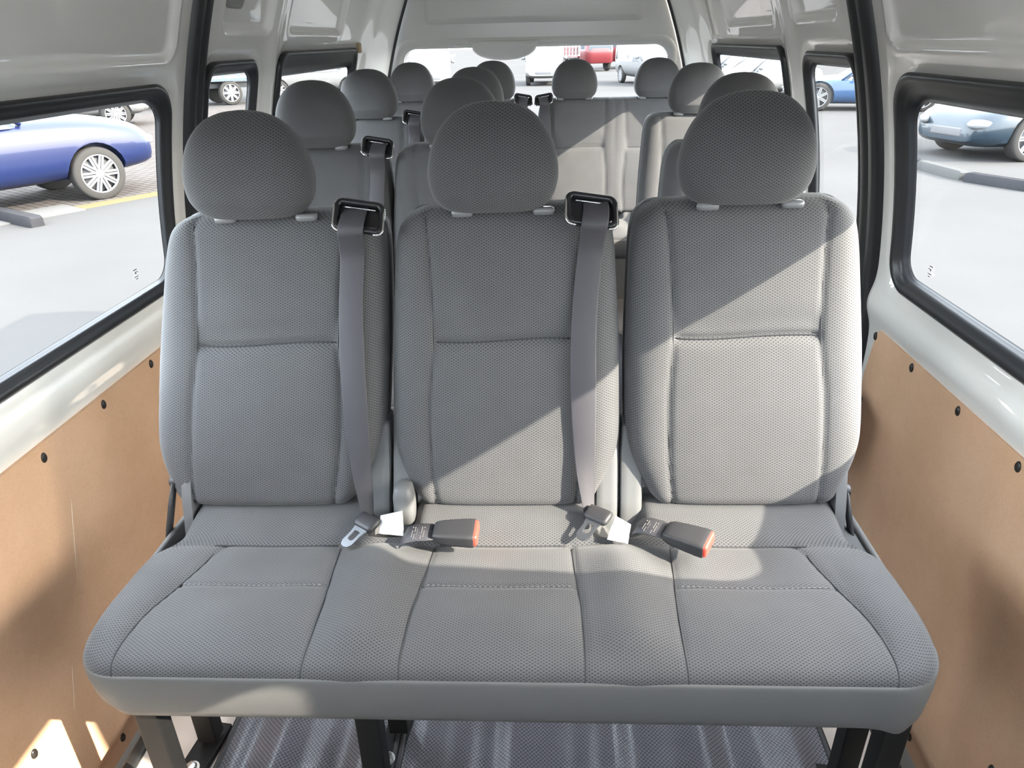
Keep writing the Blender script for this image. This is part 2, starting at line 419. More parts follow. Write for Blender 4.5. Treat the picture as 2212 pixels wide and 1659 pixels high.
# tailgate with its window
HY = 2.96
def hx(z): return prof(z) - .085
hole = rrect(-.735, .725, .92, 1.338, .07, n=8)
outer = []
zt = [(-.42+.08*i) for i in range(27)]
outer = [(hx(z)+.04, z) for z in zt] + [(x, roofz(x)+.01) for x in [.72, .6, .4, .2, 0, -.2, -.4, -.6, -.72]] + [(-hx(z)-.04, z) for z in reversed(zt)]
bm = bmesh.new()
def ring(L):
    vs = [bm.verts.new((p[0], HY, p[1])) for p in L]
    return [bm.edges.new((vs[i], vs[(i+1) % len(vs)])) for i in range(len(vs))]
E_ = ring(outer) + ring(hole)
bmesh.ops.triangle_fill(bm, use_beauty=True, edges=E_)
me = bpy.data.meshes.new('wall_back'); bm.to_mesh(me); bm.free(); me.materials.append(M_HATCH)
o = bpy.data.objects.new('wall_back', me); COL.objects.link(o); md = o.modifiers.new('t', 'SOLIDIFY'); md.thickness = .03; md.offset = 0
tag(o, 'grey cream tailgate with a wide rear window', kind='structure')
mb = MB()      # rounded lip of the tailgate opening, the pressed line above it and the curved wiper cover
rings = [[(x, HY+dy, z) for x, z in rrect(-.735+g, .725-g, .92+g, 1.338-g, .07-g*.6, n=8)] for g, dy in ((-.05, -.016), (-.035, -.022), (-.015, -.022), (-.004, -.012), (0, .03))]
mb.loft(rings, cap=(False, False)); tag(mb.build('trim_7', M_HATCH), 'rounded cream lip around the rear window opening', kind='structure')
mb = MB()
P = rrect(-.60, .585, 1.462, 1.75, .03, n=6)
rings = [[(x, HY-dy, z) for x, z in rrect(-.60+g, .585-g, 1.462+g, 1.72-g, .03, n=6)] for g, dy in ((-.004, .014), (0, .022), (.010, .022), (.016, .030), (.03, .032))]
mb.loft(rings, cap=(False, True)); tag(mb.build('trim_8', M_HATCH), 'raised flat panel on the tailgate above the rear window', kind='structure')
mb = MB()
def cover_loop(k, dy):
    pts = []
    for i in range(25):
        a = pi*i/24; x = -.172 + (.178*math.cos(a))*(1 if True else 1); 
        zz_ = 1.352 - .078*math.sin(a)**.8
        pts.append((x*1.0, zz_))
    top_ = [(-.172-.20, 1.372), (-.172+.20, 1.372)]
    cx, cz = -.172, 1.34
    return [(cx+(x-cx)*k, HY+dy, cz+(z-cz)*k) for x, z in pts+top_]
mb.loft([cover_loop(1, 0), cover_loop(1, -.025), cover_loop(.95, -.036), cover_loop(.8, -.04)], cap=(True, True))
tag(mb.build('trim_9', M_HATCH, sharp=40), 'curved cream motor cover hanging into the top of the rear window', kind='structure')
g = MB(); g.add([(-.75, HY+.02, .9), (.745, HY+.02, .9), (.745, HY+.02, 1.35), (-.75, HY+.02, 1.35)], [(0, 1, 2, 3)])
o = MB().loft([[(x, HY+d_, z) for x, z in rrect(-.735-g_, .725+g_, .92-g_, 1.338+g_, .07, n=8)] for g_, d_ in ((0, .018), (.0, .032), (.02, .034), (.02, .016))], cap=(False, False)).build('window_7', M_RUB)
tag(o, 'wide rear window of the tailgate', kind='structure'); g.build('glass_pane', M_GLASS, o)
mb = MB()      # black seal round the tailgate opening
path = [(hx(z)-.004, 2.925, z) for z in [-.1+.08*i for i in range(22)]]
path += [(x, 2.925, roofz(x)-.012) for x in (.70, .6, .4, .2, 0, -.2, -.4, -.6, -.70)] + [(-p[0], p[1], p[2]) for p in reversed(path)]
mb.tube(path, .014, 8); tag(mb.build('trim_10', M_RUB), 'black seal around the tailgate opening', kind='structure')
mb = MB(); mb.box((-.862, 2.475, 1.353), (.012, .045, .045), bev=.003); mb.build('foam_block', M_TAN); tag(bpy.context.scene.objects['foam_block'], 'small tan foam block at the rear top corner of the long left window', 'foam block')

# hardboard door panels with their clips
def hb_panel(side, yr, top, clips, label):
    root = empty('hardboard_panel', (side*.99, 0, FL), 0, label, 'panel', 'hardboard door panels')
    out = [(-.62, -.24), (yr+.02, -.24), (yr+.03, .25), (yr+.042, .50), (yr+.03, .56), (yr+.012, top-.015), (yr-.006, top), (-.62, top-.004)]
    mb = MB()
    L = densify(out, .05)
    rings = [[(side*(prof(z)-.006-d)-side*.99, y, z-FL) for y, z in ((yy, zz) for yy, zz in L)] for d in (-.003, .006)]
    mb.loft(rings, cap=(False, True)); mb.build('board', M_HB, root, sharp=30)
    for i, (y, z) in enumerate(clips):
        c = MB(); x = side*(prof(z)-.010)-side*.99
        rr = []
        for a, r in ((0, .0105), (.003, .0105), (.0055, .0085), (.0065, .004)):
            rr.append([(x-side*a, y+r*.82*math.cos(2*pi*k/16), z-FL+r*1.15*math.sin(2*pi*k/16)) for k in range(16)])
        c.loft(rr); c.build('clip', M_CLIP, root)
    return root
hb_panel(-1, .50, .625, [(.32, .607), (.092, .602), (-.136, .593), (-.364, .590), (-.427, .044), (-.2, -.2), (.545, .41)], 'brown hardboard panel below the window of the left sliding door, scratched, with dark clips')
hb_panel(1, .47, .648, [(.484, .624), (.267, .628), (.043, .626), (-.181, .625), (-.405, .622), (.492, .422), (-.127, -.200), (-.38, .03)], 'brown hardboard panel below the window of the right sliding door with dark clips')
M_SCR = mat('pale_scratch', (.9, .8, .68), .6)      # scratches on the left panel
panL = [o for o in COL.objects if o.name.startswith('hardboard_panel')][0]
for a, b in (((-.10, .47), (-.165, .28)), ((-.262, .12), (-.30, .02))):
    mb = MB(); mb.tube([(-1.0+.0135, lerp(a[0], b[0], t), lerp(a[1], b[1], t)) for t in (0, .2, .4, .6, .8, 1)], [.0003, .0009, .0007, .0010, .0006, .0003], 6)
    s_ob = mb.build('scratch', M_SCR, panL); s_ob.location = (.99, 0, -FL); s_ob['label'] = 'pale scratch'

# ------------------------------------------------------------------ seats
def superell(n_front, n_back, p=4.0):
    """unit loop, start at back centre going round; returns (a,b): a across, b depth (front = -1)"""
    fine = []
    for i in range(2000):
        a = 2*pi*i/2000; s, c = math.sin(a), math.cos(a)
        fine.append((math.copysign(abs(s)**(2/p), s), math.copysign(abs(c)**(2/p), c)))
    return fine
def loop_xy(hw, ht, p, K, rnd=1.0):
    """closed loop of K points, even arc length, start back-centre (x=0,y=+ht)"""
    F = [(x*hw, y*ht) for x, y in superell(0, 0, p)]
    ds = [0]
    for i in range(len(F)): ds.append(ds[-1]+math.dist(F[i], F[(i+1) % len(F)]))
    tot = ds[-1]; out = []; j = 0
    # denser on the front: weight by warping
    for k in range(K):
        u = k/K
        u = u + .085*math.sin(4*pi*u)*-1*0
        w = u - .10*math.sin(2*pi*u)*0
        t = tot*w
        while ds[j+1] < t: j += 1
        q = (t-ds[j])/max(1e-9, ds[j+1]-ds[j]); a, b = F[j], F[(j+1) % len(F)]
        out.append((lerp(a[0], b[0], q), lerp(a[1], b[1], q), t-tot/2))
    return out
BACK_W = [(.50, .165), (.515, .182), (.545, .200), (.575, .214), (.61, .226), (.65, .232), (.74, .231), (.82, .228), (.88, .224), (.95, .219), (1.0, .215), (1.04, .209), (1.06, .202), (1.078, .187), (1.088, .165)]
def back_y(z): return -.122 + (z-.5)*.243        # centre of the cushion thickness
SEAM_X = [(.50, .142), (.60, .150), (.74, .148), (.84, .139), (1.0, .142), (1.09, .150)]
def seam_x(z): return smooth_interp(z, SEAM_X)
def make_back_mesh(K=190, step=.005, lean=0.0, zseam=.845, ex=0.0):
    """fabric cover of one backrest; local x centred, van z"""
    zs = []; z = .5035
    R = .03
    zs = []
    nb = 7
    for i in range(nb): a = pi/2*i/nb; zs.append((.500+R*(1-math.cos(a)), math.sin(a)))
    n = int((1.090-R-.5-R)/step)
    for i in range(n+1): zs.append((.5+R+(1.090-2*R-.5)*i/n, 1.0))
    for i in range(1, nb+1): a = pi/2*i/nb; zs.append((1.090-R+R*math.sin(a), max(.02, math.cos(a))))
    rings, uvs = [], []
    for z, q in zs:
        hw = smooth_interp(z, BACK_W); T = .058*(.25+.75*q)
        if q < 1: hw = hw - R*.5*(1-q)
        hw += ex; xs = seam_x(z)
        r = []; u = []
        for x, d, s in loop_xy(hw, T, 4.2, K):
            y = back_y(z) + d; dx = 0
            if d < -T*.25:
                f = sstep(-T*.25, -T*.8, d)
                # stitched grooves
                lx = x if not ex else (x-ex if x > 0 else x+ex)
                g = .0035*gauss(lx-xs, .0045) + .0035*gauss(lx+xs, .0045)
                inside = sstep(xs+.004, xs-.012, abs(lx))
                zz = zseam + .003*math.sin(lx*20)
                g += inside*(.008*gauss(z-zz, .0075) + .006*gauss(z-zz-.02, .03))
                # pads: lower insert bulges, bolsters stand proud
                bul = inside*(.006*math.sin(pi*min(1, max(0, (z-.5)/(zseam-.5))))**.7*(1 if z < zseam else 0) + .004*(math.sin(pi*min(1, max(0, (z-zseam)/(1.10-zseam))))**.7 if z > zseam else 0))*(1-(lx/xs)**2*.6)
                bul += .006*(1-inside)*math.sin(pi*min(1, max(0, (abs(lx)-xs)/max(.02, hw-ex-xs))))
                # hollow beside the seam
                y += f*(g - bul) 
            r.append((x + lean*(1.0-z), y, z)); u.append((s, z*1.03))
        # close with duplicate column so the weave does not wrap
        rings.append(r); uvs.append(u)
    mb = MB(); mb.loft(rings, uvs, closed=True, cap=(True, True)); return mb, rings
def front_point(x, z, lean, zseam, off=0, c=0.0):
    hw = smooth_interp(z, BACK_W); T = .058
    d = -T*(max(0, 1-abs(x/hw)**4.2))**(1/4.2) if not c else -T*.985
    return (c+x+lean*(1-z), back_y(z)+d+off, z)
def make_stitching(lean, zseam, k, c=0.0):
    """one sewn seam: k = -1 / 1 side seam, 0 the cross seam"""
    mb = MB()
    if k: mb.tube([front_point(k*seam_x(z), z, lean, zseam, .0034, c) for z in [.515+.0125*i for i in range(46)]], .0010, 6)
    else: mb.tube([front_point(x, zseam+.003*math.sin(x*20), lean, zseam, .0085, c) for x in [-.137+.0137*i for i in range(21)]], .0014, 6)
    return mb
def make_shell(lean, ex=0.0):
    mb = MB(); rings = []
    zz = [.49, .493, .50, .52] + [.55+.05*i for i in range(10)] + [1.03, 1.055, 1.07, 1.08, 1.084]
    for i, z in enumerate(zz):
        hw = smooth_interp(z, BACK_W)+.002+ex; T = .038
        q = min(1, .55+.45*min(i, len(zz)-1-i)/3)
        r = [(x*(.93+.07*q)+lean*(1-z), back_y(z)+.030+d*q, z) for x, d, s in loop_xy(hw, T, 5 if not ex else 8, 48)]
        rings.append(r)
    mb.loft(rings); return mb
HEAD = [(0, .080), (.005, .094), (.012, .103), (.025, .113), (.045, .120), (.065, .1225), (.09, .120), (.115, .1135), (.14, .102), (.16, .087), (.175, .070), (.184, .052), (.190, .030), (.192, .008)]
def make_head():
    mb = MB(); rings, uvs = [], []
    n = 60
    hs = [.192*(i/n) for i in range(n+1)]
    hs = [.192*(.5-.5*math.cos(pi*i/n)) for i in range(n+1)]
    for h in hs:
        hw = smooth_interp(h, HEAD)
        T = .056*(min(1, .62+.38*(h/.035)) if h < .035 else (1-max(0, (h-.10)/.092)**2.6*.85))
        r, u = [], []
        for x, d, s in loop_xy(max(.006, hw), max(.006, T), 2.7, 96):
            y = d + .10*(h-.05)*.35 + (.010*gauss(h-.05, .06) if d > 0 else 0)
            r.append((x, y, h)); u.append((s, h*1.05))
        rings.append(r); uvs.append(u)
    mb.loft(rings, uvs); return mb

def cushion_profile():
    """(y, z, arc) from the rear over the top to the front seam; then hidden return"""
    P = [(-.085, .500), (-.13, .511), (-.165, .509), (-.20, .503), (-.235, .494), (-.258, .488), (-.27, .4865), (-.30, .487), (-.36, .4885), (-.42, .4905), (-.46, .4915), (-.50, .4905), (-.53, .487), (-.55, .4825), (-.563, .477), (-.572, .468), (-.576, .456)]
    out = []
    T = [(i, p) for i, p in enumerate(P)]
    ty = [(i, p[0]) for i, p in T]; tz = [(i, p[1]) for i, p in T]
    n = 110
    for k in range(n+1):
        t = (len(P)-1)*k/n
        out.append((smooth_interp(t, ty), smooth_interp(t, tz)))
    # even spacing
    ds = [0]
    for a, b in zip(out, out[1:]): ds.append(ds[-1]+math.dist(a, b))
    res = []; N = 108; j = 0
    for k in range(N+1):
        s = ds[-1]*k/N
        while j < len(ds)-2 and ds[j+1] < s: j += 1
        q = (s-ds[j])/(ds[j+1]-ds[j]); res.append((lerp(out[j][0], out[j+1][0], q), lerp(out[j][1], out[j+1][1], q), s))
    return res
PROF = cushion_profile()
def ffac(y): return 1 - .88*sstep(-.50, -.565, y)
def cushion_seams(xs, hl):
    """seam curves x(y): list of functions, built from seat centres"""
    c0, c1 = xs[0], xs[-1]; out = []
    lst = []
    for i, c in enumerate(xs):
        for s in (-1, 1):
            if (i == 0 and s < 0) or (i == len(xs)-1 and s > 0):
                # outer bolster: leans out to the front
                T = [(-.60, .160), (-.56, .170), (-.50, .168), (-.44, .158), (-.38, .140), (-.27, .118), (-.20, .150)]
            else:
                T = [(-.60, .147), (-.54, .150), (-.43, .147), (-.36, .141), (-.27, .135), (-.20, .135)]
            lst.append((c, s, T))
    return lst
def make_cushion(xs, hl, xc):
    seams = cushion_seams(xs, hl)
    nx = int(2*hl/.0055); R = .10
    cols = []; uvs = []
    mids = [(a+b)/2 for a, b in zip(xs, xs[1:])]
    for i in range(nx+1):
        t = i/nx; x = -hl + 2*hl*t
        # extra points close to the ends
        e = hl-abs(x)
        col, uv = [], []
        q = (1-math.sqrt(max(0, 1-(1-e/R)**2))) if e < R else 0
        e2 = .035; q2 = (1-math.sqrt(max(0, 1-(1-e/e2)**2))) if e < e2 else 0
        for y, z, s in PROF:
            fy = sstep(-.30, -.576, y)
            yy = y + R*.95*q*fy
            zz = z - .030*q2 - .006*q
            # side outline narrows to the rear
            nar = .012*sstep(-.36, -.20, y) + .040*sstep(-.30, -.235, y)
            xx = x*(1 - nar/hl*sstep(.55, 1, abs(x)/hl))
            w = 0
            if e > .02:
                for c, sd, T in seams:
                    sx = c + xc*0 + sd*smooth_interp(y, T)
                    w += .0042*gauss(x-sx, .0055)*sstep(-.24, -.27, y) + .004*gauss(x-sx, .028)*sstep(-.24, -.30, y)
                w += .0045*gauss(y+.262, .006) + .003*gauss(y+.262, .02)
                inl = min(abs(x-c) for c in xs) < .14
                if inl: w += .003*gauss(y+.383, .005)
                for m in mids: w -= (.016*gauss(x-m, .055)*sstep(-.27, -.36, y)) + .012*gauss(x-m, .05)*gauss(y+.30, .06)
                for m in mids: w += .050*gauss(x-m, .045)**1*sstep(-.255, -.215, y)*sstep(.075, .035, abs(x-m))
                for c in xs: w += .005*gauss(x-c, .10)*gauss(y+.34, .10) - .004*gauss(x-c, .11)*gauss(y+.47, .06)
                if e < .11: w -= .007*math.sin(pi*e/.11)*sstep(-.27, -.36, y)
            w *= ffac(y); col.append((xx+xc, yy + w*.5*sstep(-.50, -.565, y), zz - w)); uv.append((x, s))
        # return underneath
        yf = col[-1][1]; zf = col[-1][2]; xx = col[-1][0]
        col += [(xx, yf+.015, .44), (xx, yf+.02, .385), (xx, -.10, .385), (xx, -.085, .45)]; uv += [(x, .6), (x, .65), (x, .7), (x, .75)]
        cols.append(col); uvs.append(uv)
    mb = MB(); mb.loft(cols, uvs, closed=True, cap=(True, True)); return mb, seams
def cush_z(x, y, xs, hl):
    z = interp(-y, [(-p[0], p[1]) for p in PROF])
    for a, b in zip(xs, xs[1:]):
        m = (a+b)/2; z += ffac(y)*.016*gauss(x-m, .055)*sstep(-.27, -.36, y) + .012*gauss(x-m, .05)*gauss(y+.30, .06)
    e = hl-abs(x)
    if e < .11: z += ffac(y)*.007*math.sin(pi*max(0, e)/.11)*sstep(-.27, -.36, y)
    for c in xs: z -= ffac(y)*(.005*gauss(x-c, .10)*gauss(y+.34, .10) - .004*gauss(x-c, .11)*gauss(y+.47, .06))
    return z
def prof_z_front(y): return interp(-y, [(-p[0], p[1]) for p in PROF])
def make_cush_stitch(xs, hl, xc):
    out = []
    for c, sd, T in cushion_seams(xs, hl):
        pts = []
        for y, z, s in PROF[::2]:
            if y > -.262: continue
            x = c + sd*smooth_interp(y, T); zz = cush_z(x, y, xs, hl) - .0072*ffac(y)
            pts.append((x+xc, y+.0008*sstep(-.50, -.565, y), zz))
        out.append(MB().tube(pts, .0013, 6))
    for c in xs:
        out.append(MB().tube([(c+dx+xc, -.262, cush_z(c+dx, -.262, xs, hl)-.0068) for dx in [-.125+.0125*i for i in range(21)]], .0016, 6))
    return out
def make_pale_stitch(xs, hl, xc):
    out = []
    for c in xs:
        mb = MB(); k = -.132
        while k < .132:
            x = c+k; mb.tube([(x+xc, -.383, cush_z(x, -.383, xs, hl)-.0018), (x+.0045+xc, -.383, cush_z(x, -.383, xs, hl)-.0018)], .0011, 5); k += .0095
        out.append(mb)
    return out
def make_skirt(hl, xc, droop=False):
    """plain vinyl valance round the front and the two ends"""
    R = .10; path = []
    y0 = -.578
    for k in range(9): path.append((-hl-.001, lerp(-.12, y0+R, k/8), 0))
    for k in range(1, 13): a = pi/2*k/12; path.append((-hl-.001+R-R*math.cos(a), y0+R-R*math.sin(a), 1))
    n = 60
    for k in range(1, n): path.append((lerp(-hl+R, hl-R, k/n), y0, 2))
    for k in range(0, 13): a = pi/2*k/12; path.append((hl+.001-R+R*math.sin(a), y0+R-R*math.cos(a), 3))
    for k in range(1, 9): path.append((hl+.001, lerp(y0+R, -.12, k/8), 4))
    rings = []
    for x, y, kind in path:
        e = sstep(-.30, -.16, y)
        ztop = .462 - .004*gauss(abs(x)-hl, .06) + (.0 if kind in (1, 2, 3) else .002)
        zb = .357
        if x < -hl+.10: zb += .035*sstep(-hl+.10, -hl, x)
        if droop and x > hl-.13: zb -= .022*gauss(x-(hl-.055), .035); 
        if droop and x > hl-.03: zb += .03*sstep(hl-.03, hl, x)
        cx = .97 if kind in (0, 4, 1, 3) else 1
        r = []
        for t, inn in ((0, .0050), (.012, .0022), (.04, .0006), (.10, -.0005), (.4, -.001), (.75, .002), (.95, .010), (1.0, .018), (1.0, .026), (.9, .024), (.5, .016), (.05, .012)):
            z = lerp(ztop, zb, t); s = inn
            nx_, ny_ = 0, 0
            if kind == 0: nx_ = 1
            elif kind == 4: nx_ = -1
            elif kind == 2: ny_ = 1
            elif kind == 1: d = Vector((-hl+R-x, y0+R-y)).normalized(); nx_, ny_ = d
            else: d = Vector((hl-R-x, y0+R-y)).normalized(); nx_, ny_ = d
            r.append((x+nx_*s+xc, y+ny_*s, z))
        rings.append(r)
    mb = MB(); mb.loft(rings, closed=True, cap=(True, True)); return mb
def wob(x): return .002*math.sin(9*x)+.0015*math.sin(23*x+1)

M_SHELL_SHARED = {}
MESH = {}
def shared(key, fn, name, mats, parent, **kw):
    if key in MESH:
        o = bpy.data.objects.new(name, MESH[key]); COL.objects.link(o); o.parent = parent; return o
    o = fn().build(name, mats, parent, **kw); MESH[key] = o.data; return o

def shear(o, k):
    if k:
        o.data = o.data.copy() if o.data.users > 1 else o.data
        for v in o.data.vertices: v.co.z += k*v.co.x
def guide_mesh(flipx=1):
    """black looped belt guide on the shoulder of a backrest, origin at its middle"""
    mb = MB()
    w, h = .044, .021
    def at(u, v, d=0): # frame tilts: right end lower and back
        return (u*flipx, .018*(v/.02) + d - .006, v - .16*u)
    L = rrect(-w, w, -h, h, .012, n=6)
    mb.tube([at(y, z) for y, z in L], .0062, 10, closed=True, flat=1.0)
    mb.add([at(y*.93, z*.8, .010) for y, z in L], [tuple(range(len(L)))])
    return mb
def guide_chrome(flipx=1):
    mb = MB(); w, h = .0475, .024
    def at(u, v, d=0): return (u*flipx, .018*(v/.02)+d-.011, v-.16*u)
    for s in (-1, 1):
        pts = [at(s*w*.62, -h*1.02)]+[at(s*(w-.012+.012*math.sin(a)), -h+.012-.012*math.cos(a)) for a in [pi/2*k/6 for k in range(7)]]+[at(s*w, h*.35), at(s*w*.99, h*.75)]
        mb.tube(pts, [.0022]+[.0028]*(len(pts)-2)+[.0012], 8)
    mb.tube([at(u, h*.52, .004) for u in (-.03, -.015, 0, .015, .03)], .0018, 6)
    return mb

def make_bench(loc, xs, label, cat, group, tilt=0.0, guides=(), hl=None, xc=0.0, lean=0.0, front=False, covers=(), wide=0.0):
    root = empty('bench_seat' if len(xs) > 1 else 'single_seat', loc, 0, label, cat, group)
    dz = -loc[2]
    parts = []
    key0 = 'F' if front else 'R'
    for i, c in enumerate(xs):
        sgn = (-1 if i == 0 else (1 if i == len(xs)-1 else 0)) if len(xs) == 3 else 0
        ln = lean*sgn*(1.9 if sgn < 0 else 1)
        zs_ = .845
        if not wide or i == 0:
            b = shared((key0, 'back', ln, wide), lambda: make_back_mesh((190 if front else 110) if not wide else 200, .005 if front else .01, ln, zs_, wide)[0], 'backrest', M_FAB, root)
            if sgn < 0: b.scale.x = 1.04
            b.location = (c if not wide else (xs[0]+xs[-1])/2, 0, dz)
            sh = shared((key0, 'sh', ln, wide), lambda: make_shell(ln, wide), 'back_panel', M_SHELL, b); sh['label'] = 'black vinyl back panel'
        bc = 0 if not wide else (-wide if i == 0 else wide)
        for k in (-1, 0, 1): st = shared((key0, 'st', ln, k, bc), lambda: make_stitching(ln, zs_, k, bc), 'seam', M_THREAD, b)
        h = shared((key0, 'head'), make_head, 'headrest', M_FAB, root)
        h.location = (c, -.012, dz+1.086)
        for s in (-1, 1):
            def pm():
                m = MB(); m.cyl((0, 0, -.03), (0, 0, 1), .006, .055, 12, mi=0); return m
            p = shared(('post',), pm, 'post', M_CHROME, h); p.location = (s*.077, .002, 0)
            def sm():
                m = MB(); rings = []
                for hh, w_, d_ in ((-.010, .020, .010), (-.003, .021, .0115), (.0015, .0195, .010), (.003, .016, .008)):
                    rings.append([(x, y, hh) for x, y, q in loop_xy(w_, d_, 3, 24)])
                m.loft(rings); return m
            p2 = shared(('sleeve',), sm, 'post_sleeve', M_POST, b); p2.location = (s*.077 + (c - b.location.x), -.030, 1.088); p2['label'] = 'pale grey post sleeve'
        parts += [b, h]
    if hl is None: hl = (xs[-1]-xs[0])/2+.222
    if xs[0] != -xs[-1] and xc == 0: xc = (xs[0]+xs[-1])/2
    lx = [x-xc for x in xs]
    cm = make_cushion(lx, hl, xc)[0].build('seat_cushion', M_FAB, root); cm.location = (0, 0, dz)
    for cs in make_cush_stitch(lx, hl, xc): cs.build('seam', M_THREAD, cm)
    for ps in make_pale_stitch(lx, hl, xc): ps.build('pale_stitching', M_STITCH, cm)
    sk = make_skirt(hl, xc, front).build('skirt', M_SKIRT, root); sk.location = (0, 0, dz); sk['label'] = 'plain grey vinyl valance'
    parts += [cm, sk]
    for gx, fx_ in guides:
        g = guide_mesh(fx_).build('belt_guide', M_BLACK, root); g.location = (gx, -.040, dz+1.086)
        gc = guide_chrome(fx_).build('chrome_edge', M_CHROME, g)
        parts.append(g)
    # legs: front and rear square tubes, foot plates and bolts
    for lxp, fy, ry, rx in covers:
        m = MB(); m.box((lxp, fy, (FL+.40)/2), (.046, .038, .40-FL), bev=.004); l = m.build('leg', M_LEG, root, sharp=40); l.location = (0, 0, dz)
        m = MB(); m.box((rx, ry, (FL+.03+.40)/2), (.045, .04, .40-FL-.03), bev=.004)
        l2 = m.build('leg', M_LEG, root, sharp=40); l2.location = (0, 0, dz)
        m = MB(); m.box((rx-.012, ry-.035, FL+.008), (.06, .17, .016), R=Matrix.Rotation(-.12, 3, 'Z'), bev=.003); f = m.build('foot_plate', M_LEG, l2)
        m = MB(); m.cyl((rx-.016, ry-.075, FL+.016), (0, 0, 1), .013, .012, 6, bev=.002); m.cyl((rx-.016, ry-.075, FL+.016), (0, 0, 1), .018, .003, 20); f2 = m.build('bolt', M_BOLT, l2, sharp=35); f2['label'] = 'shiny zinc bolt'
    m = MB(); m.box((xc, -.40, .372), (2*hl-.06, .03, .03), bev=.003); m.box((xc, -.16, .372), (2*hl-.06, .03, .03), bev=.003)
    fr = m.build('frame', M_LEG, root, sharp=40); fr.location = (0, 0, dz)
    if tilt:
        done = set()
        for o in [root]+list(root.children_recursive):
            if o.type == 'MESH' and o.name.split('.')[0] not in ('leg', 'foot_plate', 'bolt', 'frame'):
                top = o if o.parent is root else o.parent
                ox = o.location.x + (o.parent.location.x if o.parent is not root else 0)
                o.data = o.data.copy()
                for v in o.data.vertices: v.co.z += tilt*(v.co.x+ox)
    return root

def recliner(root, x, dz, kind):
    """grey plastic hinge covers in the gaps and at the ends"""
    m = MB()
    if kind == 'left_half':       # flat upright cover between the backrests
        rings = []
        for z, y, w in ((.36, -.205, .021), (.44, -.196, .0225), (.52, -.165, .0225), (.60, -.128, .0225), (.66, -.105, .021), (.665, -.10, .018)):
            rings.append([(x+a, y+.03+b, z) for a, b, q in loop_xy(w, .03, 7, 28)])
        m.loft(rings)
    elif kind == 'knob':
        rings = []
        for z, w, d in ((.480, .016, .018), (.486, .020, .022), (.51, .0215, .025), (.545, .021, .025), (.562, .018, .022), (.568, .012, .015)):
            rings.append([(x+a, -.182+b, z) for a, b, q in loop_xy(w, d, 3.4, 32)])
        m.loft(rings)
    elif kind == 'plate':
        m.box((x, -.20, .44), (.043, .05, .13), bev=.005)
    o = m.build('hinge_cover', M_GREYP, root, sharp=45); o.location = (0, 0, dz); o['label'] = 'grey plastic hinge cover'
    return o

# front bench of three
FX = [-.4585, 0.0, .4585]
bench1 = make_bench((.002, 0, FL), FX, 'three seat grey woven bench nearest the camera, partly in sunlight', 'bench seat', 'passenger seats', tilt=.019,
    guides=((-.272, 1), (.166, 1)), hl=.720, xc=.002, lean=.055, front=True,
    covers=((-.682, -.45, -.27, -.705), (-.252, -.45, -.23, -.262), (.718, -.45, -.33, .722)))
for x, k in ((-.264, 'left_half'), (-.207, 'knob'), (-.214, 'left_half'), (.208, 'left_half'), (.258, 'left_half')):
    recliner(bench1, x, -FL, k)
for s in (-1, 1):   # outer hinge covers and recline levers
    m = MB(); rings = []
    for xo, k in ((0, .96), (.012, 1), (.020, .97), (.023, .86)):
        L = densify([(-.20, .42), (-.09, .42), (-.07, .50), (-.085, .60), (-.115, .63), (-.145, .60), (-.175, .52)], .02)
        rings.append([(s*(.652 if s > 0 else .676)+s*xo, -.13+(a+.13)*k, .5+(b-.5)*k) for a, b in L])
    m.loft(rings); o = m.build('hinge_cover', M_GREYP, bench1, sharp=45); o.location = (.012, 0, -FL); o['label'] = 'grey plastic hinge cover'
    m = MB(); m.tube([(s*.676, -.150, .545), (s*.683, -.168, .50), (s*.691, -.185, .45), (s*.698, -.198, .405)], [.010, .012, .012, .010], 12, flat=.45, upv=Vector((1, 0, 0)))
    m.cyl((s*.668, -.148, .545), (s, 0, 0), .012, .016, 16, bev=.003)
    o = m.build('recline_lever', M_BLACKM, bench1); o.location = (.012 if s > 0 else -.030, 0, -FL); o['label'] = 'dark recline lever'
bpy.context.view_layer.update()
# individual set of the three front headrests
hs = [o for o in bench1.children if o.name.startswith('headrest')]
hs[0].rotation_euler = (0, .02, .07); hs[0].location.x += -.028; hs[2].rotation_euler = (0, 0, -.04); hs[2].location.x += -.012; hs[1].location.x += -.018
hs[2].location.z += .002

# rear rows (coarser copies of the same seats)
legs2 = lambda c: ((c-.38, -.45, -.25, -.38+c), (c+.38, -.45, -.25, c+.38))
def rear(loc, xs, label, guides, wide=0.0, hl=None):
    xc = (xs[0]+xs[-1])/2
    return make_bench(loc, xs, label, 'bench seat' if len(xs) > 1 else 'seat', 'passenger seats', guides=guides, xc=xc, wide=wide, hl=hl, covers=((xs[0]-.12, -.45, -.25, xs[0]-.12), (xs[-1]+.12, -.45, -.25, xs[-1]+.12)))
r2 = rear((-.412, .931, FL), [-.2255, .2255], 'grey double seat directly behind the front bench on the left', ((-.03, 1),))
r3 = rear((-.457, 1.834, FL), [-.2255, .2255], 'grey double seat in the third row on the left', ((-.03, 1),))
r4a = rear((-.4425, 2.750, FL), [-.2185, .2185], 'grey double seat in the back row, left half, against the tailgate', ((.383, 1),), .198, .428)
r4b = rear((.4315, 2.750, FL), [-.2185, .2185], 'grey double seat in the back row, right half, crossed by a sunlit diagonal', ((-.383, -1),), .198, .428)
r2s = rear((.655, .931, FL), [0.0], 'grey single seat behind the right seat of the front bench', ())
r3s = rear((.697, 1.834, FL), [0.0], 'grey single seat in the third row on the right', ())

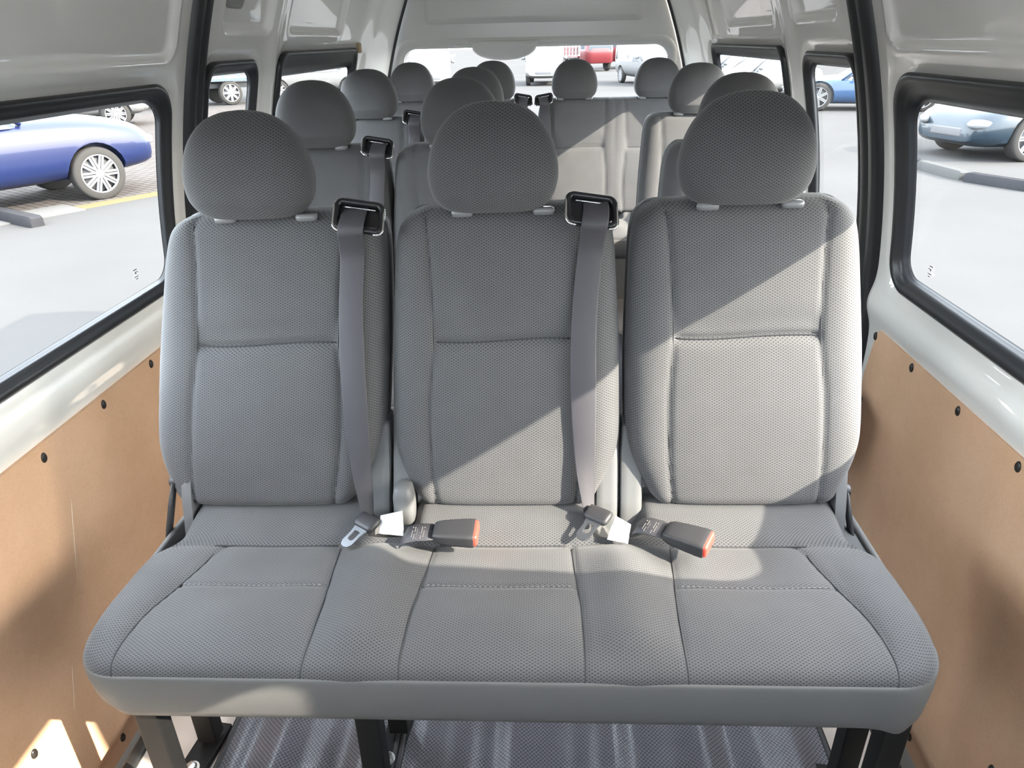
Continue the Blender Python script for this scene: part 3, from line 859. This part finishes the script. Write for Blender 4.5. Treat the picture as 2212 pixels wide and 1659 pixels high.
# ------------------------------------------------------------------ seat belts
def belt(loc, x0, label, front=True, flipx=1, tongue=None):
    root = empty('seat_belt', loc, 0, label, 'seat belt', 'seat belts')
    dz = -loc[2]
    def fp(z):  # front of the backrest along the belt
        return back_y(z) - .058 - (.012 if z < .845 else .009)
    keys = [(1.100, -.010, .0235), (1.097, -.034, .0235), (1.089, -.058, .024), (1.077, -.074, .0245), (1.062, -.079, .0245), (1.040, -.072, .0243), (1.0, fp(1.0), .0238), (.9, fp(.9), .0242), (.8, fp(.8)-.002, .0250), (.72, fp(.72)-.003, .0248), (.64, fp(.64)-.002, .0220), (.58, fp(.58)-.002, .0185), (.53, fp(.53)-.004, .0145), (.50, fp(.5)-.010, .0115), (.478, -.212, .0095), (.455, -.20, .010)]
    sh = [(1.09, .018), (1.06, .014), (.9, .0), (.74, .0), (.6, .006), (.5, .016), (.45, .020)]
    mb = MB(); rings = []
    for i in range(len(keys)*5-4):
        t = i/5; T0 = [(k, v[0]) for k, v in enumerate(keys)]; T1 = [(k, v[1]) for k, v in enumerate(keys)]; T2 = [(k, v[2]) for k, v in enumerate(keys)]
        z, y, w = smooth_interp(t, T0), smooth_interp(t, T1), smooth_interp(t, T2)
        x = x0 + flipx*(-smooth_interp(-z, [(-a, b) for a, b in sh])*-1) - .012*flipx
        tw = .9*sstep(.66, .50, z)
        rings.append([(x + dx*w*math.cos(tw*.6), y + dx*w*.75*math.sin(tw)*1.0 + th, z) for dx, th in ((-1, 0), (-.9, -.0008), (0, -.0010), (.9, -.0008), (1, 0), (.9, .0008), (0, .001), (-.9, .0008))])
    mb.loft(rings); wbo = mb.build('webbing', M_BELT, root); wbo.location = (0, 0, dz)
    if front and tongue:
        tx, ty, tz, ang = tongue
        R = Matrix.Rotation(ang, 3, 'Z') @ Matrix.Rotation(.30, 3, 'X') 
        m = MB(); rings = []
        for yy, w, h in ((.020, .021, .004), (.018, .025, .0065), (.010, .0262, .008), (-.006, .0262, .008), (-.012, .0235, .0065), (-.0145, .018, .004)):
            rings.append([R @ Vector((a, yy, b)) + Vector((tx, ty, tz)) for a, b, q in loop_xy(w, h, 5, 36)])
        m.loft(rings); tg = m.build('tongue', M_BLACKM, root); tg.location = (0, 0, dz)
        m = MB()
        outer_ = [(-.013, -.004), (-.0105, -.018), (-.0105, -.040), (-.007, -.0475), (0, -.050), (.007, -.0475), (.0105, -.040), (.0105, -.018), (.013, -.004)]
        n = len(outer_)
        inner_ = [(-.006, -.014), (-.0055, -.018), (-.0055, -.030), (-.004, -.034), (0, -.0345), (.004, -.034), (.0055, -.030), (.0055, -.018), (.006, -.014)]
        def V(p, h): return R @ Vector((p[0]*1.35, p[1]*1.12-.008, h)) + Vector((tx, ty, tz))
        rings = [[V(a, -.0014), V(a, .0014), V(b, .0014), V(b, -.0014)] for a, b in zip(outer_, inner_)]
        rings.append([V(outer_[-1], -.0014), V(outer_[-1], .0014), V((0, -.012), .0014), V((0, -.012), -.0014)])
        rings = [[V((0.0, -.004), -.0014), V((0.0, -.004), .0014), V((0, -.013), .0014), V((0, -.013), -.0014)]] + rings[:-1] + [[V((0.0, -.004), -.0014), V((0.0, -.004), .0014), V((0, -.013), .0014), V((0, -.013), -.0014)]]
        m.loft(rings, cap=(False, False)); pl = m.build('metal_plate', M_STEEL, tg, sharp=40); pl['label'] = 'bare metal latch plate'
    return root
b1 = belt((.002, 0, FL), -.286, 'dark grey seat belt down the right edge of the left front-bench backrest', True, 1, (-.278, -.232, .512, -.62))
b2 = belt((.002, 0, FL), .168, 'dark grey seat belt down the right edge of the middle front-bench backrest', True, 1, (.185, -.222, .522, -.62))
for o in (b1, b2):
    for c in o.children_recursive:
        for v in c.data.vertices: v.co.z += .019*v.co.x
belt((-.412, .931, FL), -.03, 'dark grey seat belt on the second-row left double seat', False)
belt((-.457, 1.834, FL), -.03, 'dark grey seat belt on the third-row left double seat', False)
belt((-.4425, 2.750, FL), .378, 'dark grey seat belt at the inner edge of the left half of the back row', False)
belt((.4315, 2.750, FL), -.378, 'dark grey seat belt at the inner edge of the right half of the back row', False, -1)

def paper_tag(pts, label):
    o = MB(); n = 8; vs = []
    a, b, c, d = [Vector(p) for p in pts]
    for i in range(n+1):
        for j in range(n+1):
            u, v = i/n, j/n; p = a.lerp(b, u).lerp(d.lerp(c, u), v); p.z += .004*math.sin(pi*v)*(.5+.5*u); vs.append(p)
    o.add(vs, [(i*(n+1)+j, i*(n+1)+j+1, (i+1)*(n+1)+j+1, (i+1)*(n+1)+j) for i in range(n) for j in range(n)])
    ob = o.build('paper_tag', M_TAG); md = ob.modifiers.new('t', 'SOLIDIFY'); md.thickness = .0006
    return tag(ob, label, 'tag')
paper_tag([(-.250, -.212, .512), (-.206, -.205, .520), (-.192, -.268, .505), (-.244, -.255, .500)], 'blank white tag in the gap between the left and middle front seats')
paper_tag([(.222, -.222, .528), (.252, -.240, .520), (.243, -.280, .505), (.204, -.268, .505)], 'blank white tag in the gap between the middle and right front seats')

def buckle(p, rz, rx, label):
    root = empty('belt_buckle', p, rz, label, 'buckle', 'belt buckles'); root.rotation_euler = (rx, 0, rz)
    m = MB(); rings = []
    for x, w, h in ((.048, .019, .007), (.050, .021, .0085), (.06, .0235, .0115), (.085, .026, .0135), (.115, .028, .015), (.126, .028, .015), (.1275, .0275, .0145)):
        rings.append([(x, a, b+.013) for a, b, q in loop_xy(w, h, 8, 40)])
    m.loft(rings); b = m.build('buckle_body', M_BLACKM, root, sharp=50)
    m = MB(); rings = []
    for x, w, h in ((.125, .0255, .0128), (.131, .0255, .0128), (.1335, .024, .0115), (.1345, .021, .009)):
        rings.append([(x, a, b_+.0135) for a, b_, q in loop_xy(w, h, 8, 40)])
    m.loft(rings); m.build('release_button', M_RED, root, sharp=50)['label'] = 'red release button'
    m = MB(); rings = []
    for x, w, z in ((-.02, .022, -.012), (-.005, .0235, .004), (.015, .024, .011), (.035, .0235, .012), (.055, .020, .013)):
        rings.append([(x, -w, z-.001), (x, -w, z+.001), (x, w, z+.001), (x, w, z-.001)])
    m.loft(rings); st = m.build('strap', M_BELT, root)
    m = MB()
    for k in range(6):
        x = .006+.0045*k
        for q in range(7):
            if (k*7+q) % 5: m.box((x, -.017+.0048*q, .0113+.0005+(.0012 if x > .02 else 0)), (.0016, .0032, .0004))
    m.build('label_print', M_PRINT, st, smooth=False)['label'] = 'pale printed lines'
    return root
buckle((-.178, -.276, .511), -.02, .10, 'black belt buckle lying flat on the middle seat, red button to the right')
buckle((.272, -.250, .520), -.50, .10, 'black belt buckle on the right seat pointing down toward the camera, red button end')

# ------------------------------------------------------------------ floor mats
def floor_mat(x0, x1, label):
    mb = MB(); nx, ny = 90, 60; vs, uv = [], []
    for i in range(nx+1):
        for j in range(ny+1):
            x = lerp(x0, x1, i/nx); y = lerp(-1.9, 2.3, j/ny)
            e = min(x-x0, x1-x)
            z = FL+.006 + .006*math.sin(x*33)+.004*math.sin(x*57+1)+.002*math.sin(y*5+x*4)
            z = lerp(FL+.008, z+.008, sstep(0, .06, e)); vs.append((x, y, z)); uv.append((x, y))
    mb.add(vs, [(i*(ny+1)+j, i*(ny+1)+j+1, (i+1)*(ny+1)+j+1, (i+1)*(ny+1)+j) for i in range(nx) for j in range(ny)], uv)
    o = mb.build('floor_mat', M_MAT); md = o.modifiers.new('t', 'SOLIDIFY'); md.thickness = .004; md.offset = -1
    e = MB()
    for x in (x0, x1): e.tube([(x, -1.9, FL+.010), (x, 2.3, FL+.010)], .009, 8, flat=.8)
    e.build('edging', M_BLACKM, o)['label'] = 'black mat edging'
    return tag(o, label, 'floor mat', 'ribbed floor mats')
floor_mat(-.665, -.262, 'narrow grey studded vinyl mat under the left end of the front bench')
floor_mat(-.248, .735, 'wide grey studded vinyl mat with wavy folds under middle and right of bench')

# ------------------------------------------------------------------ outside
GZ = -.92
def ground_mat():
    m = mat('concrete_ground', (.25, .245, .24), .95, spec=0); nt = m.node_tree; N = nt.nodes; L = nt.links; b = N['Principled BSDF']
    tc = N.new('ShaderNodeTexCoord'); n1 = N.new('ShaderNodeTexNoise'); n1.inputs['Scale'].default_value = .35; n1.inputs['Detail'].default_value = 9
    L.new(tc.outputs['Object'], n1.inputs['Vector']); cr = N.new('ShaderNodeValToRGB')
    cr.color_ramp.elements[0].position = .35; cr.color_ramp.elements[0].color = (.047, .0462, .0455, 1); cr.color_ramp.elements[1].position = .7; cr.color_ramp.elements[1].color = (.053, .0521, .0513, 1)
    L.new(n1.outputs['Fac'], cr.inputs[0]); L.new(cr.outputs[0], b.inputs['Base Color']); return m
M_GROUND = ground_mat()
mb = MB(); mb.add([(-150, -60, GZ), (150, -60, GZ), (150, 220, GZ), (-150, 220, GZ)], [(0, 1, 2, 3)]); tag(mb.build('ground', M_GROUND, smooth=False), kind='structure')
def brick_mat():
    m = mat('paving_bricks', (.28, .25, .23), .95, spec=0); nt = m.node_tree; N = nt.nodes; L = nt.links; b = N['Principled BSDF']
    tc = N.new('ShaderNodeTexCoord'); br = N.new('ShaderNodeTexBrick'); br.inputs['Color1'].default_value = (.066, .060, .057, 1); br.inputs['Color2'].default_value = (.057, .052, .049, 1); br.inputs['Mortar'].default_value = (.015, .014, .013, 1)
    br.inputs['Scale'].default_value = 1; br.inputs['Brick Width'].default_value = .26; br.inputs['Row Height'].default_value = .13; br.inputs['Mortar Size'].default_value = .008
    mp = N.new('ShaderNodeMapping'); mp.inputs['Rotation'].default_value = (0, 0, .57); L.new(tc.outputs['Object'], mp.inputs[0]); L.new(mp.outputs[0], br.inputs['Vector']); L.new(br.outputs[0], b.inputs['Base Color']); return m
M_BRICK = brick_mat(); M_YEL = mat('yellow_paint', (.074, .066, .038), .9, spec=0); M_WLINE = mat('pale_paint', (.075, .074, .072), .9, spec=0)
M_KD = mat('dark_kerb_paint', (.022, .022, .024), .9, spec=0, noise=.2, nscale=8); M_KW = mat('pale_kerb_paint', (.050, .050, .049), .9, spec=0, noise=.1, nscale=8)
dirv = Vector((.54, .84, 0)); nrm = Vector((-.84, .54, 0))
def strip(name, p, along, across, L0, L1, w0, w1, z, m, label=None):
    a = Vector(along).normalized(); c_ = Vector(across).normalized(); p = Vector(p); mb = MB()
    q = [p+a*L0+c_*w0, p+a*L1+c_*w0, p+a*L1+c_*w1, p+a*L0+c_*w1]
    mb.loft([[(v.x, v.y, z-.02) for v in q], [(v.x, v.y, z) for v in q]]); return tag(mb.build(name, m, smooth=False), label, kind='structure')
strip('pavement', (-7.15, 9.9, 0), dirv, nrm, -9, 14, .10, 16, GZ+.012, M_BRICK, 'brick paving of the parking bays on the left')
strip('road_marking', (-7.15, 9.9, 0), dirv, nrm, -.35, 6, 0, .30, GZ+.018, M_YEL, 'yellow line along the left parking bays')
strip('road_marking', (-7.15, 9.9, 0), dirv, nrm, -6, -.35, -.1, .65, GZ+.017, M_WLINE, 'white strip along the left parking bays')
def kerb(p, ang, L, m, label):
    root = MB(); rings = []
    for x, k in ((-L/2, .8), (-L/2+.05, 1), (L/2-.05, 1), (L/2, .8)):
        rings.append([(x, a*k, b*k) for a, b in ((-.11, 0), (-.11, .10), (-.08, .15), (.08, .15), (.11, .10), (.11, 0))])
    root.loft(rings); o = root.build('kerb_block', m, sharp=40); o.location = p; o.rotation_euler = (0, 0, ang); return tag(o, label, 'kerb block', 'kerb blocks')
kerb((-8.15, 8.95, GZ), math.radians(150), 2.0, M_KD, 'dark grey kerb block on the ground beyond the left door window')
ka = math.atan2(-2.1, .60)
kerb((6.98, 11.95, GZ), math.atan2(-1.25, .16), 1.25, M_KW, 'pale painted kerb block beyond the right door window')
kerb((7.33, 10.78, GZ), math.atan2(-.9, .5), 1.1, M_KD, 'grey kerb block following the pale one beyond the right door window')
kerb((6.93, 13.4, GZ), math.atan2(-1.25, -.06), 1.3, M_KD, 'dark kerb block behind the pale one beyond the right door window')

def car_paint(name, col): return mat(name, col, .35, metal=.0, spec=.25, coat=.35, coat_r=.06)
M_TYRE = mat('tyre_rubber', (.020, .019, .018), .85, spec=.2); M_RIM = mat('alloy', (.14, .14, .145), .4, spec=.3)
M_CGLASS = mat('car_glass', (.05, .06, .07), .06, spec=.8); M_LAMP = mat('lamp_glass', (.12, .125, .13), .2, spec=.5); M_ORG = mat('amber_lens', (.14, .045, .005), .3); M_REDL = mat('red_lens', (.5, .02, .02), .3)
def wheel(root, x, y, R, out, W=.23, spokes=10):
    t = MB(); rings = []; n = 40
    for a, r in ((-.5, .72), (-.5, .92), (-.42, .98), (-.3, 1), (.3, 1), (.42, .98), (.5, .92), (.5, .74), (.44, .72)):
        rings.append([(x+R*r*math.cos(2*pi*k/n), y+out*W*a, R+R*r*math.sin(2*pi*k/n)) for k in range(n)])
    t.loft(rings, cap=(True, False)); w = t.build('wheel', M_TYRE, root, sharp=40)
    m = MB(); rings = []
    for r, a in ((.735, .44), (.715, .49), (.68, .47), (.675, .30)):
        rings.append([(x+R*r*math.cos(2*pi*k/n), y+out*W*a, R+R*r*math.sin(2*pi*k/n)) for k in range(n)])
    m.loft(rings, cap=(False, False))
    m.cyl((x, y+out*W*.25, R), (0, out, 0), R*.13, W*.2, 20, bev=.01)
    for s in range(spokes):
        a = 2*pi*s/spokes
        for off in (-.055, .055):
            c0 = Vector((x+R*.40*math.cos(a)-math.sin(a)*R*off, y+out*W*.40, R+R*.40*math.sin(a)+math.cos(a)*R*off))
            m.box(c0, (R*.58, W*.10, R*.075), R=Matrix.Rotation(-a, 3, 'Y'))
    m.build('rim', M_RIM, w, sharp=40)
    m = MB(); m.cyl((x, y+out*W*.1, R), (0, out, 0), R*.66, W*.06, 30); m.build('brake_disc', M_SHELL, w)
    return w
def vehicle(name, label, cat, loc, heading, paint, st, W, wx_, R, cabin=None, extras='car', spokes=10, group='parked vehicles outside'):
    """st: stations (x, zbottom, ztop, halfwidth) from tail to nose"""
    root = empty(name, loc, heading, label, cat, group)
    xs0, xs1 = st[0][0], st[-1][0]; rings = []
    n = 46
    for i in range(n+1):
        x = lerp(xs0, xs1, i/n)
        zb = smooth_interp(x, [(s[0], s[1]) for s in st]); zt_ = smooth_interp(x, [(s[0], s[2]) for s in st]); hw = smooth_interp(x, [(s[0], s[3]) for s in st])
        zc, hh = (zb+zt_)/2, (zt_-zb)/2
        r = []
        for a, b, q in loop_xy(hw, hh, 4.5, 36):
            tum = 1 - .06*max(0, b/hh)**2
            r.append((x, a*tum, zc+b))
        rings.append(r)
    m = MB(); m.loft(rings); body = m.build('body', paint, root, sharp=40)
    # wheel arches cut out of the body
    cut = MB()
    for x in wx_:
        for s in (-1, 1): cut.cyl((x, s*(W-.30), R), (0, s, 0), R*1.16, .6, 28)
    co = cut.build('arch_cutter', M_TYRE, root, smooth=False)
    md = body.modifiers.new('arches', 'BOOLEAN'); md.object = co; md.operation = 'DIFFERENCE'; md.solver = 'EXACT'
    bpy.context.view_layer.update()
    ev = body.evaluated_get(bpy.context.evaluated_depsgraph_get()); nm = bpy.data.meshes.new_from_object(ev)
    body.modifiers.clear(); body.data = nm; bpy.data.objects.remove(co)
    for x in wx_:
        for s in (-1, 1): wheel(root, x, s*(W-.14), R, s, spokes=spokes)
    if cabin:
        cm = MB(); gl = MB(); rr = []
        zb_, zt_, (bx0, bx1), (tx0, tx1), bw, tw = cabin
        def cring(t, g=0):
            x0, x1 = lerp(bx0, tx0, t), lerp(bx1, tx1, t); w = lerp(bw, tw, t); z = lerp(zb_, zt_, t)
            return [((x0+x1)/2+a, b, z) for a, b, q in loop_xy((x1-x0)/2-g, w-g, 6, 40)]
        gl.loft([cring(t) for t in (-.15, .1, .3, .6, .88)], cap=(False, False)); gl.build('windows', M_CGLASS, root, sharp=50)
        cm.loft([cring(.86, -.012), cring(.93, -.005), cring(.98, .03), cring(1.0, .12)], cap=(False, True)); cm.build('roof', paint, root, sharp=50)
        pm = MB()
        for s in (-1, 1):
            for fx0, fx1 in ((bx0+.10, tx0+.06), ((bx0+bx1)/2-.1, (tx0+tx1)/2), (bx1-.10, tx1-.06)):
                pm.tube([(fx0, s*(bw-.012), zb_-.05), ((fx0+fx1)/2, s*(lerp(bw, tw, .5)+.002), (zb_+zt_)/2), (fx1, s*(tw-.0), zt_-.04)], .035, 8)
        pm.build('pillars', paint, root)
        for s in (-1, 1):
            mm = MB(); rings = []
            for x, w, h in ((-.06, .06, .05), (-.05, .10, .075), (0, .11, .08), (.05, .08, .06), (.07, .03, .03)):
                rings.append([(bx1-.42+x, s*(bw+.14)+a, zb_+.10+b) for a, b, q in loop_xy(w, h, 3, 20)])
            mm.loft(rings); mm.build('mirror', paint, root)
    L = xs1; nose = st[-2]
    for s in (-1, 1):
        h = MB(); rings = []
        xx, zz = st[-2][0], lerp(st[-2][1], st[-2][2], .72); hw = st[-2][3]
        for k, w in ((-.30, .02), (-.2, .9), (-.05, 1), (.08, .9), (.16, .4)):
            rings.append([(xx+k+.03*a/.1, s*(hw*.80+.11*abs(k)/.3*(1 if k < 0 else -1))+a*w*1.3, zz+b*w-.15*k*.3) for a, b, q in loop_xy(.12, .085, 2.5, 24)])
        h.loft(rings); h.build('headlight', M_LAMP, root)
    m = MB(); m.box((st[-1][0]-.12, 0, lerp(st[-1][1], st[-1][2], .45)), (.26, st[-1][3]*1.1, .16), bev=.03); m.build('grille', M_SHELL, root)
    return root
SUV = [(-2.45, .55, 1.15, .80), (-2.3, .45, 1.30, .93), (-1.5, .36, 1.40, .99), (0, .33, 1.38, 1.0), (1.0, .34, 1.37, 1.0), (1.6, .36, 1.33, .99), (2.1, .40, 1.24, .96), (2.45, .44, 1.13, .90), (2.62, .50, .98, .80), (2.68, .60, .85, .66)]
SED = [(-2.5, .50, .85, .75), (-2.35, .33, 1.0, .88), (-1.6, .24, 1.06, .95), (0, .20, 1.02, .97), (1.1, .20, 1.02, .97), (1.7, .22, .98, .95), (2.2, .23, .90, .89), (2.45, .27, .78, .78), (2.52, .33, .66, .66)]
VAN = [(-2.6, .45, 2.15, .88), (-2.5, .36, 2.25, .96), (-1, .33, 2.28, 1.0), (.6, .33, 2.26, 1.0), (1.3, .34, 2.10, 1.0), (1.9, .36, 1.45, .98), (2.3, .40, 1.05, .93), (2.5, .5, .85, .8)]
P_NAVY = car_paint('navy_paint', (.004, .008, .034)); P_TEAL = car_paint('dark_teal_paint', (.006, .013, .02)); P_BLUE = car_paint('mid_blue_paint', (.010, .032, .075)); P_WHITE = car_paint('white_paint', (.10, .10, .10)); P_SILV = car_paint('silver_paint', (.07, .076, .08)); P_RED = car_paint('red_paint', (.07, .010, .012)); P_LBLUE = car_paint('light_blue_paint', (.045, .06, .08))
# dark blue car beyond the left door window
wc = Vector((-7.47, 10.43, GZ)); ang = math.atan2(.84, .54); Rw = .425
off = Vector((math.cos(ang)*1.55 + math.sin(ang)*.86, math.sin(ang)*1.55 - math.cos(ang)*.86, 0))
vehicle('car', 'dark blue car seen through the left door window, silver ten-spoke wheel', 'car', wc-off, ang, P_NAVY, SUV, 1.0, (-1.55, 1.55), Rw, cabin=(1.33, 1.95, (-2.2, .70), (-1.7, -.2), .92, .72))
ang = math.atan2(-.27, -.96)
vehicle('car', 'dark teal car seen through the right door window, front corner toward the van', 'car', (10.46, 14.55, GZ), ang, P_TEAL, SED, .97, (-1.5, 1.55), .40, cabin=(.98, 1.52, (-1.9, 1.0), (-1.1, .15), .86, .66), spokes=7).scale = (1.08, 1.08, 1.08)
vehicle('car', 'mid blue car seen through the narrow right window', 'car', (10.4, 24.3, GZ), math.atan2(.25, -.97), P_BLUE, SED, .97, (-1.5, 1.55), .42, cabin=(.98, 1.52, (-1.9, 1.0), (-1.1, .15), .86, .66), spokes=7)
vehicle('car', 'white car, nearer of two in the long right rear window', 'car', (8.6, 31.0, GZ), math.atan2(-.3, -.95), P_WHITE, SED, .97, (-1.5, 1.55), .42, cabin=(.98, 1.52, (-1.9, 1.0), (-1.1, .15), .86, .66))
vehicle('car', 'silver car parked behind the white one in the long right rear window', 'car', (8.4, 36.5, GZ), math.atan2(-.3, -.95), P_SILV, SED, .97, (-1.5, 1.55), .42, cabin=(.98, 1.52, (-1.9, 1.0), (-1.1, .15), .86, .66))
vehicle('car', 'white car just behind the dark teal one, wheel at the window corner', 'car', (14.3, 20.9, GZ), math.atan2(.2, -.97), P_WHITE, SED, .97, (-1.5, 1.55), .42, cabin=(.98, 1.52, (-1.9, 1.0), (-1.1, .15), .86, .66))
VC = lambda: (1.25, 2.05, (-2.3, 1.75), (-2.3, 1.0), 1.01, .93)
vehicle('van', 'white van facing the tailgate, in the middle of the rear window', 'van', (-.3, 42.5, GZ), math.radians(-92), P_WHITE, VAN, 1.0, (-1.6, 1.6), .42, cabin=VC())
vehicle('van', 'white van at the right end of the rear window', 'van', (5.2, 40.5, GZ), math.radians(-75), P_WHITE, VAN, 1.0, (-1.6, 1.6), .42, cabin=VC())
vehicle('van', 'white van with a blue glass front at the left end of the rear window', 'van', (-6.3, 39.0, GZ), math.radians(-80), P_WHITE, VAN, 1.0, (-1.6, 1.6), .42, cabin=VC())
vehicle('van', 'white van seen through the long left rear window', 'van', (-11.2, 34.5, GZ), math.radians(20), P_WHITE, VAN, 1.0, (-1.6, 1.6), .42, cabin=VC())
vehicle('van', 'white van far beyond the dark blue car', 'van', (-15.5, 22.0, GZ), math.radians(25), P_WHITE, VAN, 1.0, (-1.6, 1.6), .42, cabin=VC())

def truck(loc, heading, cab, bed, label):
    root = empty('truck', loc, heading, label, 'truck', 'parked vehicles outside')
    m = MB(); rings = []
    for z, x0, x1, w in ((.55, 1.5, 3.1, 1.05), (.6, 1.45, 3.15, 1.1), (1.5, 1.45, 3.15, 1.12), (2.3, 1.5, 2.95, 1.05), (2.45, 1.6, 2.8, .95)):
        rings.append([((x0+x1)/2+a, b, z) for a, b, q in loop_xy((x1-x0)/2, w, 6, 32)])
    m.loft(rings); m.build('cab', cab, root, sharp=50)
    m = MB(); m.box((3.10, 0, 1.75), (.06, 1.8, .65), bev=.03); m.box((2.3, 1.09, 1.8), (.8, .06, .6), bev=.03); m.box((2.3, -1.09, 1.8), (.8, .06, .6), bev=.03); m.build('windows', M_CGLASS, root)
    m = MB(); m.box((-.9, 0, .75), (4.4, 1.0, .2), bev=.02); m.build('chassis', M_SHELL, root)
    m = MB(); m.box((-.9, 0, 1.0), (4.4, 2.2, .12), bev=.01)
    for k in range(7):
        for s in (-1, 1): m.box((-2.9+k*.67, s*1.06, 1.5), (.06, .06, 1.0))
    for s in (-1, 1):
        for z in (1.3, 1.65, 2.0): m.box((-.9, s*1.06, z), (4.3, .05, .08))
    m.build('cargo_rails', bed, root, smooth=False)
    for x in (2.2, -1.8):
        for s in (-1, 1): wheel(root, x, s*.95, .48, s, .28, 8)
    return root
truck((2.6, 60.0, GZ), math.radians(-70), P_RED, P_RED, 'red truck far behind, right of the middle of the rear window')
truck((6.2, 64.0, GZ), math.radians(-110), P_RED, P_WHITE, 'red and white truck far behind, near the right end of the rear window')
truck((-15.6, 30.2, GZ), math.radians(-140), P_LBLUE, P_LBLUE, 'pale blue truck seen through the narrow left window')
